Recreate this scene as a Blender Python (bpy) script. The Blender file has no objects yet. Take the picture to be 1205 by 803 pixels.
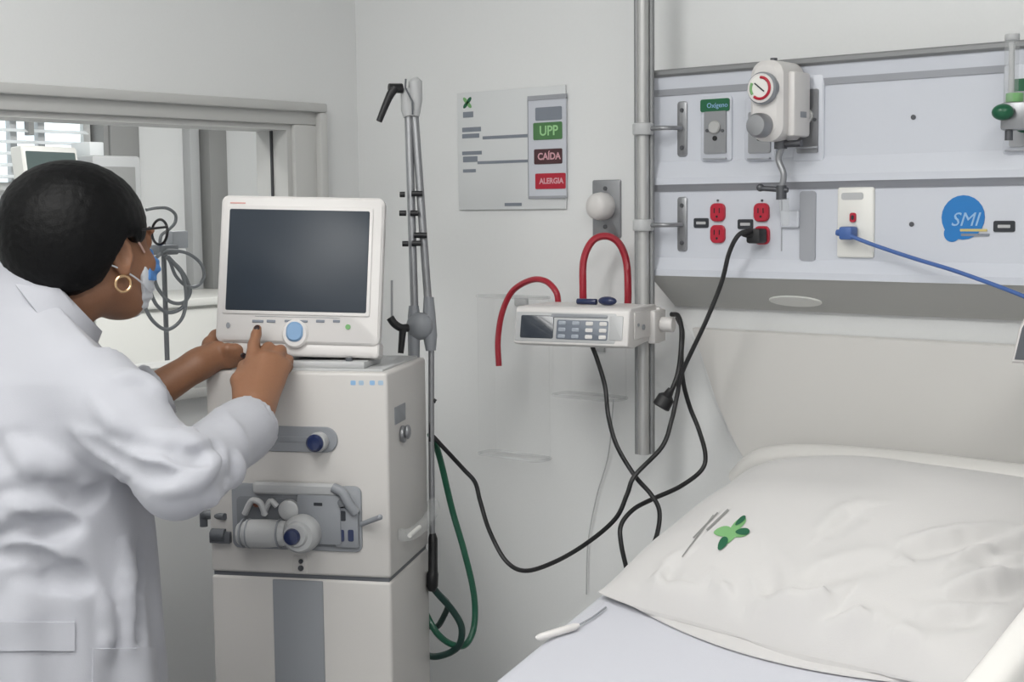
import bpy, bmesh, math, random
import numpy as np
from mathutils import Vector, Matrix
from mathutils.bvhtree import BVHTree

random.seed(4)
PI = math.pi
SC = bpy.context.scene
COL = SC.collection

# ------------------------------------------------------------------ camera
FPX = 1665.0
YAW, PITCH, ROLL = math.radians(-39.6), math.radians(5.4), math.radians(0.6)
CAM = Vector((2.360, -2.305, 1.5))
FW = Vector((math.sin(YAW) * math.cos(PITCH), math.cos(YAW) * math.cos(PITCH), -math.sin(PITCH)))
_rt = Vector((math.cos(YAW), -math.sin(YAW), 0))
_dn = FW.cross(_rt)
RT = _rt * math.cos(ROLL) + _dn * math.sin(ROLL)
DN = -_rt * math.sin(ROLL) + _dn * math.cos(ROLL)
cam = bpy.data.cameras.new('camera')
cam.sensor_width = 36.0
cam.lens = FPX / 1205 * 36
cam.clip_start = 0.05
camo = bpy.data.objects.new('camera', cam)
COL.objects.link(camo)
m3 = Matrix((RT, -DN, -FW)).transposed()
camo.matrix_world = Matrix.Translation(CAM) @ m3.to_4x4()
SC.camera = camo

# ------------------------------------------------------------------ world, exposure
world = bpy.data.worlds.new('world')
SC.world = world
world.use_nodes = True
world.node_tree.nodes['Background'].inputs[0].default_value = (0.75, 0.8, 0.85, 1)
world.node_tree.nodes['Background'].inputs[1].default_value = 0.3
SC.view_settings.view_transform = 'Standard'
SC.view_settings.look = 'None'
SC.view_settings.gamma = 1.0
SC.view_settings.use_curve_mapping = False
SC.view_settings.exposure = 0.12


def area(name, loc, sx, sy, power, col=(1, 1, 1)):
    l = bpy.data.lights.new(name, 'AREA')
    l.shape = 'RECTANGLE'
    l.size, l.size_y = sx, sy
    l.energy = power
    l.color = col
    o = bpy.data.objects.new(name, l)
    COL.objects.link(o)
    o.location = loc
    return o


CEIL = 2.62
PANELS = [(1.1, -1.85, 0.6, 1.2, 12), (2.6, -1.85, 0.6, 1.2, 12), (1.0, -3.2, 0.6, 1.2, 11), (2.6, -3.2, 0.6, 1.2, 11),
          (-1.0, 0.5, 0.6, 1.2, 17), (-1.0, -1.6, 0.6, 1.2, 13)]
for px_, py_, sx_, sy_, pw_ in PANELS:
    area('ceiling_panel_lamp', (px_, py_, CEIL - 0.03), sx_ - .06, sy_ - .06, pw_, (0.955, 0.98, 1.0))


# ------------------------------------------------------------------ pixel helpers (direction only; distance is given by what a thing touches)
def ray(x, y):
    return FW + RT * ((x - 602.5) / FPX) + DN * ((y - 401.5) / FPX)


def D(x, y, d):
    return CAM + ray(x, y) * d


def WY(x, y, v=0.0):
    d = ray(x, y)
    return CAM + d * ((v - CAM.y) / d.y)


def WX(x, y, v=0.0):
    d = ray(x, y)
    return CAM + d * ((v - CAM.x) / d.x)


def hit(x, y, p, n):
    d = ray(x, y)
    return CAM + d * ((p - CAM).dot(n) / d.dot(n))


# ------------------------------------------------------------------ materials
def lin(c):
    c = c / 255.0
    return c / 12.92 if c <= 0.04045 else ((c + 0.055) / 1.055) ** 2.4


def rgb(h):
    h = h.lstrip('#')
    return tuple(lin(int(h[i:i + 2], 16)) for i in (0, 2, 4)) + (1,)


def mat(name, hexc, rough=0.5, metal=0.0, bump=0.0, scale=60.0, vary=0.0, spec=0.5, coat=0.0, sheen=0.0, sss=0.0, stretch=None):
    m = bpy.data.materials.new(name)
    m.use_nodes = True
    nt = m.node_tree
    b = nt.nodes['Principled BSDF']
    b.inputs['Base Color'].default_value = rgb(hexc)
    b.inputs['Roughness'].default_value = rough
    b.inputs['Metallic'].default_value = metal
    b.inputs['Specular IOR Level'].default_value = spec
    b.inputs['Coat Weight'].default_value = coat
    b.inputs['Sheen Weight'].default_value = sheen
    if sss:
        b.inputs['Subsurface Weight'].default_value = sss
        b.inputs['Subsurface Radius'].default_value = (0.01, 0.004, 0.002)
        b.inputs['Subsurface Scale'].default_value = 0.5
    if bump or vary:
        tc = nt.nodes.new('ShaderNodeTexCoord')
        mp = nt.nodes.new('ShaderNodeMapping')
        if stretch:
            mp.inputs['Scale'].default_value = stretch
        nz = nt.nodes.new('ShaderNodeTexNoise')
        nz.inputs['Scale'].default_value = scale
        nz.inputs['Detail'].default_value = 5
        nt.links.new(tc.outputs['Object'], mp.inputs[0])
        nt.links.new(mp.outputs[0], nz.inputs['Vector'])
        if vary:
            mx = nt.nodes.new('ShaderNodeMix')
            mx.data_type = 'RGBA'
            c = rgb(hexc)
            mx.inputs['A'].default_value = tuple(max(0, v * (1 - vary)) for v in c[:3]) + (1,)
            mx.inputs['B'].default_value = tuple(min(1, v * (1 + vary)) for v in c[:3]) + (1,)
            nt.links.new(nz.outputs['Fac'], mx.inputs['Factor'])
            nt.links.new(mx.outputs['Result'], b.inputs['Base Color'])
        if bump:
            bp = nt.nodes.new('ShaderNodeBump')
            bp.inputs['Strength'].default_value = bump
            bp.inputs['Distance'].default_value = 0.002
            nt.links.new(nz.outputs['Fac'], bp.inputs['Height'])
            nt.links.new(bp.outputs[0], b.inputs['Normal'])
    return m


def clear_mat(name, hexc='ffffff', alpha=0.12, rough=0.1):
    m = bpy.data.materials.new(name)
    m.use_nodes = True
    nt = m.node_tree
    b = nt.nodes['Principled BSDF']
    b.inputs['Base Color'].default_value = rgb(hexc)
    b.inputs['Roughness'].default_value = rough
    out = nt.nodes['Material Output']
    tr = nt.nodes.new('ShaderNodeBsdfTransparent')
    mix = nt.nodes.new('ShaderNodeMixShader')
    fr = nt.nodes.new('ShaderNodeLayerWeight')
    pw = nt.nodes.new('ShaderNodeMath')
    pw.operation = 'POWER'
    pw.inputs[1].default_value = 4.0
    nt.links.new(fr.outputs['Facing'], pw.inputs[0])
    ad = nt.nodes.new('ShaderNodeMath')
    ad.operation = 'MULTIPLY_ADD'
    ad.use_clamp = True
    ad.inputs[1].default_value = .1
    ad.inputs[2].default_value = alpha
    nt.links.new(pw.outputs[0], ad.inputs[0])
    nt.links.new(ad.outputs[0], mix.inputs[0])
    nt.links.new(tr.outputs[0], mix.inputs[1])
    nt.links.new(b.outputs[0], mix.inputs[2])
    nt.links.new(mix.outputs[0], out.inputs[0])
    return m


def emis(name, hexc, s):
    m = bpy.data.materials.new(name)
    m.use_nodes = True
    b = m.node_tree.nodes['Principled BSDF']
    b.inputs['Base Color'].default_value = rgb(hexc)
    b.inputs['Emission Color'].default_value = rgb(hexc)
    b.inputs['Emission Strength'].default_value = s
    return m


M = dict(
    wall=mat('wall_paint', 'e3e4e4', .55, bump=.05, scale=180, vary=.015),
    ceil=mat('ceiling_paint', 'e6e6e2', .8, bump=.05, scale=90),
    floor=mat('vinyl_floor', 'c6c8cb', .4, vary=.08, scale=14),
    alu=mat('aluminium', 'b9b9b8', .38, .5, bump=.02, scale=300, stretch=(1, 1, .02)),
    alu_dark=mat('aluminium_dark', '8b8c8d', .45, .4),
    frame=mat('window_frame_paint', 'c6c6c4', .45),
    gasket=mat('black_gasket', '3c3d40', .7),
    white=mat('white_enamel', 'e2e1dc', .35, bump=.03, scale=220),
    panel=mat('panel_white', 'c9ccd4', .38, bump=.02, scale=220, vary=.01),
    groove=mat('panel_groove_grey', 'a3a5ab', .4, .3),
    chamfer_shaded=mat('panel_underside_shaded', 'b9b9b6', .5),  # greyer than the panel: shade of the sloping underside put into the colour
    diffuser=mat('lamp_diffuser', 'e4e4e0', .3),
    steel=mat('brushed_steel', '97989b', .35, .7, bump=.05, scale=400, stretch=(1, 1, .03)),
    steel_d=mat('dark_steel', '5d5e62', .4, .7),
    black=mat('black_plastic', '17171a', .45),
    rubber=mat('black_cable', '1b1b1d', .5),
    ink=mat('dark_ink', '2a2d33', .6),
    inkgrey=mat('grey_ink', '7f858f', .6),
    red=mat('red_socket', 'b01c33', .4),
    redtube=mat('red_rubber_tube', 'a51f30', .35, coat=.2),
    green=mat('green_label', '135c3a', .5),
    greenknob=mat('green_plastic', '14573a', .35),
    bluelogo=mat('blue_sticker', '1c74b9', .4),
    palelogo=mat('pale_blue_print', '8fb4d8', .5),
    bluecable=mat('blue_cable', '44639f', .45),
    vent=mat('ventilator_enamel', 'c8c5c2', .38, bump=.02, scale=260),
    vent_l=mat('monitor_plastic', 'd6d3d1', .38),
    vgrey=mat('grey_plastic', '8b8e93', .42),
    vgrey_d=mat('dark_grey_plastic', '585b60', .45),
    vgrey_l=mat('pale_grey_plastic', 'b5b6b7', .35),
    navy=mat('navy_knob', '1b2850', .3, coat=.3),
    bluebtn=mat('blue_button', '7ea0c4', .3, coat=.3),
    screen=mat('dark_screen', '333a43', .35, spec=.25),
    screen2=mat('pump_screen', '353b44', .2, coat=.3),
    keypad=mat('pump_keypad', '6f7681', .4),
    key=mat('pump_key', '9aa1ab', .4),
    greenhose=mat('green_hose', '1c5a44', .4, coat=.2),
    clear=clear_mat('clear_plastic', 'e6e8e8', .03, .12),
    clear2=clear_mat('clear_acrylic', 'd3d6d6', .16, .15),
    glass=clear_mat('window_glass', 'dfe6e6', .03, .02),
    sheet=mat('sheet_cotton', 'c4c5cd', .8, bump=.12, scale=500, sheen=.2),
    pillow=mat('pillow_cotton', 'c8c6c5', .8, bump=.12, scale=500, sheen=.2),
    bed=mat('bed_plastic', 'cfcdca', .4),
    bedsteel=mat('bed_steel', '9fa1a4', .4, .5),
    paper=mat('sign_acrylic', 'd8dadb', .3),
    lglogo=mat('light_green_print', '77aa70', .7),
    dglogo=mat('dark_green_print', '1c5c3f', .7),
    tgrey=mat('pillow_text_print', '8b8b89', .7),
    yellow=mat('yellow_print', 'c9b978', .6),
    lamp=emis('lamp_panel_glow', 'fffaf0', 4.0),
    dark_teal=mat('cart_monitor_screen', '4b5a58', .3),
    room_grey=mat('column_grey', '8b8b8a', .6),
    tile=mat('blind_slat_white', 'e2e5e6', .5),
    daylight=emis('daylight_pane', 'dfe8ec', 1.0),
)


M['logo_pale'] = mat('washed_blue_print', 'a6bccf', .6)


# ------------------------------------------------------------------ mesh helpers
def newbm():
    return bmesh.new()


def _merge(bm, t, mtx=None):
    if mtx is not None:
        bmesh.ops.transform(t, matrix=mtx, verts=t.verts)
    me = bpy.data.meshes.new('t')
    t.to_mesh(me)
    t.free()
    bm.from_mesh(me)
    bpy.data.meshes.remove(me)
    return bm


def box(bm, lo, hi, bev=0.0, seg=2, mtx=None):
    t = bmesh.new()
    bmesh.ops.create_cube(t, size=1)
    for v in t.verts:
        v.co = Vector([lo[i] + (v.co[i] + .5) * (hi[i] - lo[i]) for i in range(3)])
    if bev > 0:
        bmesh.ops.bevel(t, geom=list(t.edges), offset=bev, segments=seg, profile=.5, affect='EDGES', clamp_overlap=True)
    bmesh.ops.recalc_face_normals(t, faces=t.faces)
    return _merge(bm, t, mtx)


def basis(d):
    d = Vector(d).normalized()
    a = Vector((0, 0, 1)) if abs(d.z) < .95 else Vector((1, 0, 0))
    u = d.cross(a).normalized()
    return u, d.cross(u).normalized(), d


def tube(bm, pts, r, n=10, closed=False, caps=True):
    pts = [Vector(p) for p in pts]
    N = len(pts)
    rs = r if isinstance(r, (list, tuple)) else [r] * N
    tans = []
    for i in range(N):
        a = pts[(i - 1) % N] if (closed or i > 0) else pts[0]
        b = pts[(i + 1) % N] if (closed or i < N - 1) else pts[-1]
        tans.append((b - a).normalized())
    u, v, _ = basis(tans[0])
    rings = []
    for i in range(N):
        t = tans[i]
        u = (u - t * u.dot(t)).normalized()
        v = t.cross(u)
        rings.append([bm.verts.new(pts[i] + (u * math.cos(2 * PI * k / n) + v * math.sin(2 * PI * k / n)) * rs[i]) for k in range(n)])
    for i in range(N if closed else N - 1):
        A, B = rings[i], rings[(i + 1) % N]
        for k in range(n):
            bm.faces.new((A[k], A[(k + 1) % n], B[(k + 1) % n], B[k]))
    if caps and not closed:
        bm.faces.new(list(reversed(rings[0])))
        bm.faces.new(rings[-1])
    return bm


def cyl(bm, p0, p1, r0, r1=None, n=24, bev=0.0):
    p0, p1 = Vector(p0), Vector(p1)
    r1 = r0 if r1 is None else r1
    if bev:
        d = (p1 - p0).normalized()
        return tube(bm, [p0, p0 + d * bev * .3, p0 + d * bev, p1 - d * bev, p1 - d * bev * .3, p1],
                    [r0 - bev, r0 - bev * .3, r0, r1, r1 - bev * .3, r1 - bev], n)
    return tube(bm, [p0, p1], [r0, r1], n)


def lathe(bm, prof, p, d, n=28):
    p, d = Vector(p), Vector(d).normalized()
    return tube(bm, [p + d * z for r, z in prof], [max(r, 1e-4) for r, z in prof], n) if all(prof[i][1] != prof[i + 1][1] for i in range(len(prof) - 1)) else _lathe(bm, prof, p, d, n)


def _lathe(bm, prof, p, d, n):
    u, v, d = basis(d)
    rings = [[bm.verts.new(p + d * z + (u * math.cos(2 * PI * k / n) + v * math.sin(2 * PI * k / n)) * max(r, 1e-4)) for k in range(n)] for r, z in prof]
    for A, B in zip(rings, rings[1:]):
        for k in range(n):
            bm.faces.new((A[k], A[(k + 1) % n], B[(k + 1) % n], B[k]))
    bm.faces.new(list(reversed(rings[0])))
    bm.faces.new(rings[-1])
    return bm


def sphere(bm, c, r, mtx=None, seg=20):
    t = bmesh.new()
    bmesh.ops.create_uvsphere(t, u_segments=seg, v_segments=seg // 2, radius=1)
    rr = r if isinstance(r, (tuple, list)) else (r, r, r)
    for v in t.verts:
        v.co = Vector((v.co.x * rr[0], v.co.y * rr[1], v.co.z * rr[2])) + Vector(c)
    return _merge(bm, t, mtx)


def rrect(w, h, r, n=6, cx=0, cy=0):
    o = []
    for k, (sx, sy) in enumerate(((1, 1), (-1, 1), (-1, -1), (1, -1))):
        for i in range(n + 1):
            a = k * PI / 2 + i * PI / 2 / n
            o.append((cx + sx * (w / 2 - r) + r * math.cos(a), cy + sy * (h / 2 - r) + r * math.sin(a)))
    return o


def ell(rx, ry, n=28, cx=0, cy=0):
    return [(cx + rx * math.cos(2 * PI * k / n), cy + ry * math.sin(2 * PI * k / n)) for k in range(n)]


def prism(bm, outline, z0, z1, mtx=None, bev=0.0):
    """outline in local xy, extruded z0..z1 (z1 the face towards the viewer)"""
    t = bmesh.new()
    n = len(outline)
    A = [t.verts.new((x, y, z0)) for x, y in outline]
    if bev:
        cx = sum(p[0] for p in outline) / n
        cy = sum(p[1] for p in outline) / n
        B = [t.verts.new((x, y, z1 - bev)) for x, y in outline]
        ex = max(abs(p[0] - cx) for p in outline)
        ey = max(abs(p[1] - cy) for p in outline)
        Cc = [t.verts.new((cx + (x - cx) * (1 - bev / ex), cy + (y - cy) * (1 - bev / ey), z1)) for x, y in outline]
        rings = [A, B, Cc]
    else:
        B = [t.verts.new((x, y, z1)) for x, y in outline]
        rings = [A, B]
    for P, Q in zip(rings, rings[1:]):
        for k in range(n):
            t.faces.new((P[k], P[(k + 1) % n], Q[(k + 1) % n], Q[k]))
    t.faces.new(list(reversed(A)))
    t.faces.new(rings[-1])
    bmesh.ops.recalc_face_normals(t, faces=t.faces)
    return _merge(bm, t, mtx)


def sweep(pts, n=8, closed=False):
    """Catmull-Rom resampling"""
    P = [Vector(p) for p in pts]
    N = len(P)
    out = []
    for i in range(N if closed else N - 1):
        p1, p2 = P[i], P[(i + 1) % N]
        p0 = P[(i - 1) % N] if (closed or i > 0) else p1 * 2 - p2
        p3 = P[(i + 2) % N] if (closed or i < N - 2) else p2 * 2 - p1
        for k in range(n):
            t = k / n
            out.append(.5 * ((2 * p1) + (p2 - p0) * t + (2 * p0 - 5 * p1 + 4 * p2 - p3) * t * t + (3 * p1 - p0 - 3 * p2 + p3) * t ** 3))
    if not closed:
        out.append(P[-1])
    return out


def obj(name, bm, m, parent=None, world=False, sharp=40, flat=False):
    """links one mesh object; parts keep their root's local frame (world=True: coordinates given in world space)"""
    me = bpy.data.meshes.new(name)
    if isinstance(bm, bmesh.types.BMesh):
        bmesh.ops.recalc_face_normals(bm, faces=bm.faces)
        bm.to_mesh(me)
        bm.free()
    else:
        me.from_pydata(*bm)
        me.update()
    if not flat:
        me.polygons.foreach_set('use_smooth', [True] * len(me.polygons))
        me.set_sharp_from_angle(angle=math.radians(sharp))
    o = bpy.data.objects.new(name, me)
    COL.objects.link(o)
    me.materials.append(M[m] if isinstance(m, str) else m)
    if parent is not None:
        o.parent = parent
        if world:
            root = parent
            while root.parent:
                root = root.parent
            me.transform(root.matrix_basis.inverted())
    elif world:
        co = np.empty(len(me.vertices) * 3)
        me.vertices.foreach_get('co', co)
        co = co.reshape(-1, 3)
        lo, hi = co.min(0), co.max(0)
        p = Vector(((lo[0] + hi[0]) / 2, (lo[1] + hi[1]) / 2, lo[2]))
        me.transform(Matrix.Translation(-p))
        o.location = p
    return o


def tag(o, label=None, cat=None, group=None, kind=None):
    if label:
        o['label'] = label
    if cat:
        o['category'] = cat
    if group:
        o['group'] = group
    if kind:
        o['kind'] = kind
    return o


def thing(name, label, cat, loc=(0, 0, 0), rotz=0.0, group=None, rot=None):
    o = bpy.data.objects.new(name, None)
    COL.objects.link(o)
    o.empty_display_size = .05
    o.location = loc
    o.rotation_euler = (0, 0, rotz)
    if rot is not None:
        o.rotation_euler = rot.to_euler()
    return tag(o, label, cat, group)


def struct(name, bm, m, parent=None, label=None, cat=None):
    o = obj(name, bm, m, parent, world=parent is None)
    if parent is None:
        tag(o, label, cat, kind='structure')
    return o


def text_bm(s, size, mtx, depth=0.0004, align='CENTER', shear=0.0, bold=0.0):
    cu = bpy.data.curves.new('t', 'FONT')
    cu.body = s
    cu.size = size
    cu.align_x = align
    cu.align_y = 'CENTER'
    cu.extrude = depth
    cu.shear = shear
    cu.offset = bold
    cu.resolution_u = 3
    o = bpy.data.objects.new('t', cu)
    COL.objects.link(o)
    dg = bpy.context.evaluated_depsgraph_get()
    me = bpy.data.meshes.new_from_object(o.evaluated_get(dg))
    bpy.data.objects.remove(o)
    bpy.data.curves.remove(cu)
    me.transform(mtx)
    bm = bmesh.new()
    bm.from_mesh(me)
    bpy.data.meshes.remove(me)
    return bm


def face_mtx(p, right, up):
    """local x = right, y = up, z = outwards at point p"""
    r = Vector(right).normalized()
    u = Vector(up)
    u = (u - r * u.dot(r)).normalized()
    n = r.cross(u)
    m = Matrix((r, u, n)).transposed().to_4x4()
    m.translation = Vector(p)
    return m


def sheet(rows, th):
    """closed thin sheet over a grid of points, thickness th downwards"""
    b = newbm()
    T = [[b.verts.new(p) for p in r] for r in rows]
    B = [[b.verts.new(Vector(p) - Vector((0, 0, th))) for p in r] for r in rows]
    n, m = len(rows), len(rows[0])
    for i in range(n - 1):
        for j in range(m - 1):
            b.faces.new((T[i][j], T[i + 1][j], T[i + 1][j + 1], T[i][j + 1]))
            b.faces.new((B[i][j], B[i][j + 1], B[i + 1][j + 1], B[i + 1][j]))
    for i in range(n - 1):
        for j in (0, m - 1):
            b.faces.new((T[i][j], T[i + 1][j], B[i + 1][j], B[i][j]))
    for j in range(m - 1):
        for i in (0, n - 1):
            b.faces.new((T[i][j], T[i][j + 1], B[i][j + 1], B[i][j]))
    return b


EX, EY, EZ = Vector((1, 0, 0)), Vector((0, 1, 0)), Vector((0, 0, 1))


def headm(x, y, v):
    """frame on a plane facing the room (-Y) at photo pixel x, y"""
    return face_mtx(WY(x, y, v), EX, EZ)


# ------------------------------------------------------------------ room shell
b = newbm(); box(b, (-2.6, -4.6, -.1), (4.7, 2.6, 0)); struct('floor', b, 'floor', None, 'grey vinyl floor of the hospital room', 'floor')
b = newbm(); box(b, (-2.6, -4.6, CEIL), (4.7, 2.6, CEIL + .1)); struct('ceiling', b, 'ceil', None, 'white ceiling with square lamp panels', 'ceiling')
b = newbm(); box(b, (0, 0, 0), (4.5, .12, CEIL)); struct('wall_head', b, 'wall', None, 'white painted wall carrying the service panel and sign', 'wall')
b = newbm(); box(b, (4.5, -4.5, 0), (4.62, .12, CEIL)); struct('wall_right', b, 'wall', None, 'white wall on the far right of the room', 'wall')
b = newbm(); box(b, (-.1, -4.62, 0), (4.62, -4.5, CEIL)); struct('wall_back', b, 'wall', None, 'white wall behind the viewer', 'wall')
WY0, WY1, WZ0, WZ1 = -2.35, -.205, 1.165, 1.685     # observation window opening
b = newbm()
box(b, (-.1, -4.5, 0), (0, WY0, CEIL)); box(b, (-.1, WY1, 0), (0, .12, CEIL))
box(b, (-.1, WY0, 0), (0, WY1, WZ0)); box(b, (-.1, WY0, WZ1), (0, WY1, CEIL))
struct('wall_left', b, 'wall', None, 'white wall with the wide observation window', 'wall')
# the room behind the glass
b = newbm(); box(b, (-2.5, -3.2, 0), (-2.4, 2.4, CEIL)); struct('wall_far', b, 'wall', None, 'white wall of the room behind the glass', 'wall')
b = newbm(); box(b, (-2.5, 2.4, 0), (-.1, 2.5, CEIL)); struct('wall_far_end', b, 'wall', None, 'end wall of the room behind the glass', 'wall')
b = newbm(); box(b, (-2.5, -3.3, 0), (-.1, -3.2, CEIL)); struct('wall_far_start', b, 'wall', None, 'near end wall of the room behind the glass', 'wall')
b = newbm(); box(b, (-.1, .12, 0), (0, 2.5, CEIL)); struct('wall_far_side', b, 'wall', None, 'side wall of the room behind the glass', 'wall')

# ceiling lamps
for i, (x, y, sx, sy, pw) in enumerate(PANELS):
    t = thing('ceiling_lamp', ['white ceiling lamp panel above the ventilator and pillow end of the bed', 'white ceiling lamp panel near the right wall beside the head wall', 'white ceiling lamp panel behind the nurse at the back of the room',
                               'white ceiling lamp panel in the back right corner of the room', 'white ceiling lamp panel behind the glass, farther one', 'white ceiling lamp panel behind the glass, nearer one'][i], 'ceiling lamp', (x, y, CEIL - .02), group='ceiling lamp panels')
    b = newbm()
    for lo, hi in (((-sx / 2, -sy / 2, 0), (-sx / 2 + .025, sy / 2, .02)), ((sx / 2 - .025, -sy / 2, 0), (sx / 2, sy / 2, .02)),
                   ((-sx / 2 + .025, -sy / 2, 0), (sx / 2 - .025, -sy / 2 + .025, .02)), ((-sx / 2 + .025, sy / 2 - .025, 0), (sx / 2 - .025, sy / 2, .02))):
        box(b, lo, hi)
    obj('lamp_frame', b, 'white', t)
    b = newbm(); box(b, (-sx / 2 + .025, -sy / 2 + .025, .008), (sx / 2 - .025, sy / 2 - .025, .016)); obj('diffuser', b, 'lamp', t)

# observation window: stepped frame and a pane
win = tag(obj('window_1', (lambda bb: (box(bb, (-.1, WY0, WZ0), (.002, WY0 + .03, WZ1)), box(bb, (-.1, WY1 - .012, WZ0), (.002, WY1, WZ1)),
                                       box(bb, (-.1, WY0 + .03, WZ0), (.002, WY1 - .012, WZ0 + .02)), box(bb, (-.1, WY0 + .03, WZ1 - .012), (.002, WY1 - .012, WZ1)), bb)[-1])(newbm()), 'frame', None, world=True),
          'wide observation window with grey metal frame', 'window', kind='structure')
FO = .055
for nm, y0, y1, z0, z1 in (('frame_head', WY0 - FO, WY1 + FO + .03, WZ1, WZ1 + .048), ('frame_jamb', WY1, WY1 + FO + .03, WZ0, WZ1), ('frame_jamb', WY0 - FO, WY0, WZ0, WZ1), ('frame_sill', WY0 - FO, WY1 + FO + .03, WZ0 - .048, WZ0)):
    b = newbm()
    box(b, (0, y0, z0), (.014, y1, z1), .003)
    if nm in ('frame_head', 'frame_sill'):
        box(b, (.01, y0, z1 - .02 if nm == 'frame_head' else z0), (.03, y1, z1 if nm == 'frame_head' else z0 + .02), .004)
    else:
        s = y1 - .022 if y1 > WY1 else y0
        box(b, (.01, s, z0), (.03, s + .022, z1 if y1 < WY1 else z1 + .028), .004)
    obj(nm, b, 'frame', win, world=True)
b = newbm(); box(b, (-.056, WY0 + .03, WZ0 + .02), (-.05, WY1 - .012, WZ1 - .012)); obj('pane', b, 'glass', win, world=True, flat=True)
b = newbm(); box(b, (-.05, WY1 - .016, WZ0 + .02), (-.044, WY1 - .012, WZ1 - .012)); obj('gasket', b, 'gasket', win, world=True)

# ------------------------------------------------------------------ bed-head service panel
HF = -.09                                                 # front of the panel
def hz(y, v=HF):
    return WY(1000, y, v).z


HX0, HX1 = WY(767.5, 200, HF).x, 2.42
zT, zR, zG1, zG0, zB1, zD1, zD0, zB0, zE = (hz(y) for y in (64.5, 74, 90, 98, 183, 213, 221.5, 307, 330))
hw = thing('service_panel', 'long white bed-head service panel with sockets and gas outlets on the wall', 'wall panel', ((HX0 + HX1) / 2, -.05, zE - .06))


def strip(name, prof, m, x0=HX0, x1=HX1, parent=hw, sub=None):
    b = newbm()
    A = [b.verts.new((x0, y, z)) for y, z in prof]
    B = [b.verts.new((x1, y, z)) for y, z in prof]
    n = len(prof)
    for k in range(n):
        b.faces.new((A[k], A[(k + 1) % n], B[(k + 1) % n], B[k]))
    b.faces.new(A); b.faces.new(B)
    return obj(name, b, m, parent, world=True, sharp=20)


strip('casing', [(0, zT - .002), (-.07, zT - .002), (-.07, zE + .004), (0, zE + .004)], 'panel', HX0 + .002, HX1)
strip('top_rail', [(-.002, zR), (-.1, zR), (-.104, zR + .004), (-.104, zT - .003), (-.1, zT), (-.002, zT)], 'alu_dark')
strip('top_band', [(-.07, zG1), (-.094, zG1), (-.097, zR), (-.07, zR)], 'panel')
strip('groove_strip', [(-.07, zG0), (-.0925, zG0), (-.0945, zG1), (-.07, zG1)], 'groove')
up = strip('upper_panel', [(-.068, zB1), (HF, zB1), (HF, zG0), (-.068, zG0)], 'panel')
strip('ledge', [(-.068, zD1), (-.104, zD1), (-.104, zD1 + .012), (HF, zB1), (-.068, zB1)], 'panel')
strip('groove_strip', [(-.07, zD0), (-.0925, zD0), (-.1025, zD1), (-.07, zD1)], 'groove')
low = strip('lower_panel', [(-.068, zB0), (HF, zB0), (HF, zD0), (-.068, zD0)], 'panel')
strip('ledge', [(-.068, zE), (-.104, zE), (-.104, zE + .012), (HF, zB0), (-.068, zB0)], 'panel')
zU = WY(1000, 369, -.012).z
und = strip('underside', [(0, zU), (-.012, zU), (-.1, zE), (0, zE)], 'chamfer_shaded')
# oval reading lamp lens on the sloping underside
nU = Vector((0, -(zE - zU), -.088)).normalized()
pU = hit(936, 354, Vector((0, -.056, (zU + zE) / 2)), nU)
b = newbm(); prism(b, ell(.052, .017), -.002, .003, face_mtx(pU, EX, nU.cross(EX)), .001); obj('lamp_lens', b, 'diffuser', und, world=True)
b = newbm()
p2 = hit(1110, 352, Vector((0, -.056, (zU + zE) / 2)), nU)


def on_panel(name, px, py, w, h, m, z0=-.002, z1=.003, r=.004, v=HF, parent=hw, bev=0.0):
    b = newbm()
    prism(b, rrect(w, h, min(r, w / 2 - 1e-4, h / 2 - 1e-4)), z0, z1, headm(px, py, v), bev)
    return obj(name, b, m, parent, world=True)


def disc(name, px, py, r, m, z0=-.002, z1=.003, v=HF, parent=hw, bev=0.0):
    b = newbm()
    prism(b, ell(r, r, 24), z0, z1, headm(px, py, v), bev)
    return obj(name, b, m, parent, world=True)


# slotted bracket plates at the left end
for py in (152, 264):
    p = on_panel('bracket_plate', 803.5, py, .021, .1, 'steel', r=.006, bev=.001)
    for dy in (-22, 22):
        disc('screw', 803.5, py + dy, .004, 'steel_d', 0, .0045, parent=p)
# gas outlets with steel faces
for px, py, w, hh in ((844, 156, .046, .075), (896, 156, .044, .072), (952.5, 143, .04, .108)):
    base = on_panel('outlet_trim', px, py - 4, w + .018, hh + .04, 'panel', r=.006, z1=.005, bev=.002)
    fp = on_panel('outlet_plate', px, py, w, hh, 'steel', z1=.008, r=.003, parent=base)
    disc('outlet_ring', px, py - 6, .012, 'alu', 0, .014, parent=base, bev=.002)
    disc('outlet_port', px, py + 7, .0045, 'black', 0, .0095, parent=base)
    for q in (-9, 9):
        disc('screw', px + q, py - 2, .003, 'steel_d', 0, .0095, parent=base)
    b = newbm(); box(b, (-w / 2, -.0014, 0), (w / 2, .0014, .012), .0005, mtx=headm(px, py + 31, HF)); obj('drip_ledge', b, 'groove', base, world=True)
gl = on_panel('gas_label', 843.5, 124, .06, .0225, 'green', z1=.0075, r=.004)
obj('lettering', text_bm('Oxígeno', .0125, headm(844, 124, HF - .0078)), 'palelogo', gl, world=True)
on_panel('label_tab', 838, 136, .018, .012, 'vgrey_l', z1=.0075)
on_panel('label_tab', 852, 136, .012, .012, 'white', z1=.0075)
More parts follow.
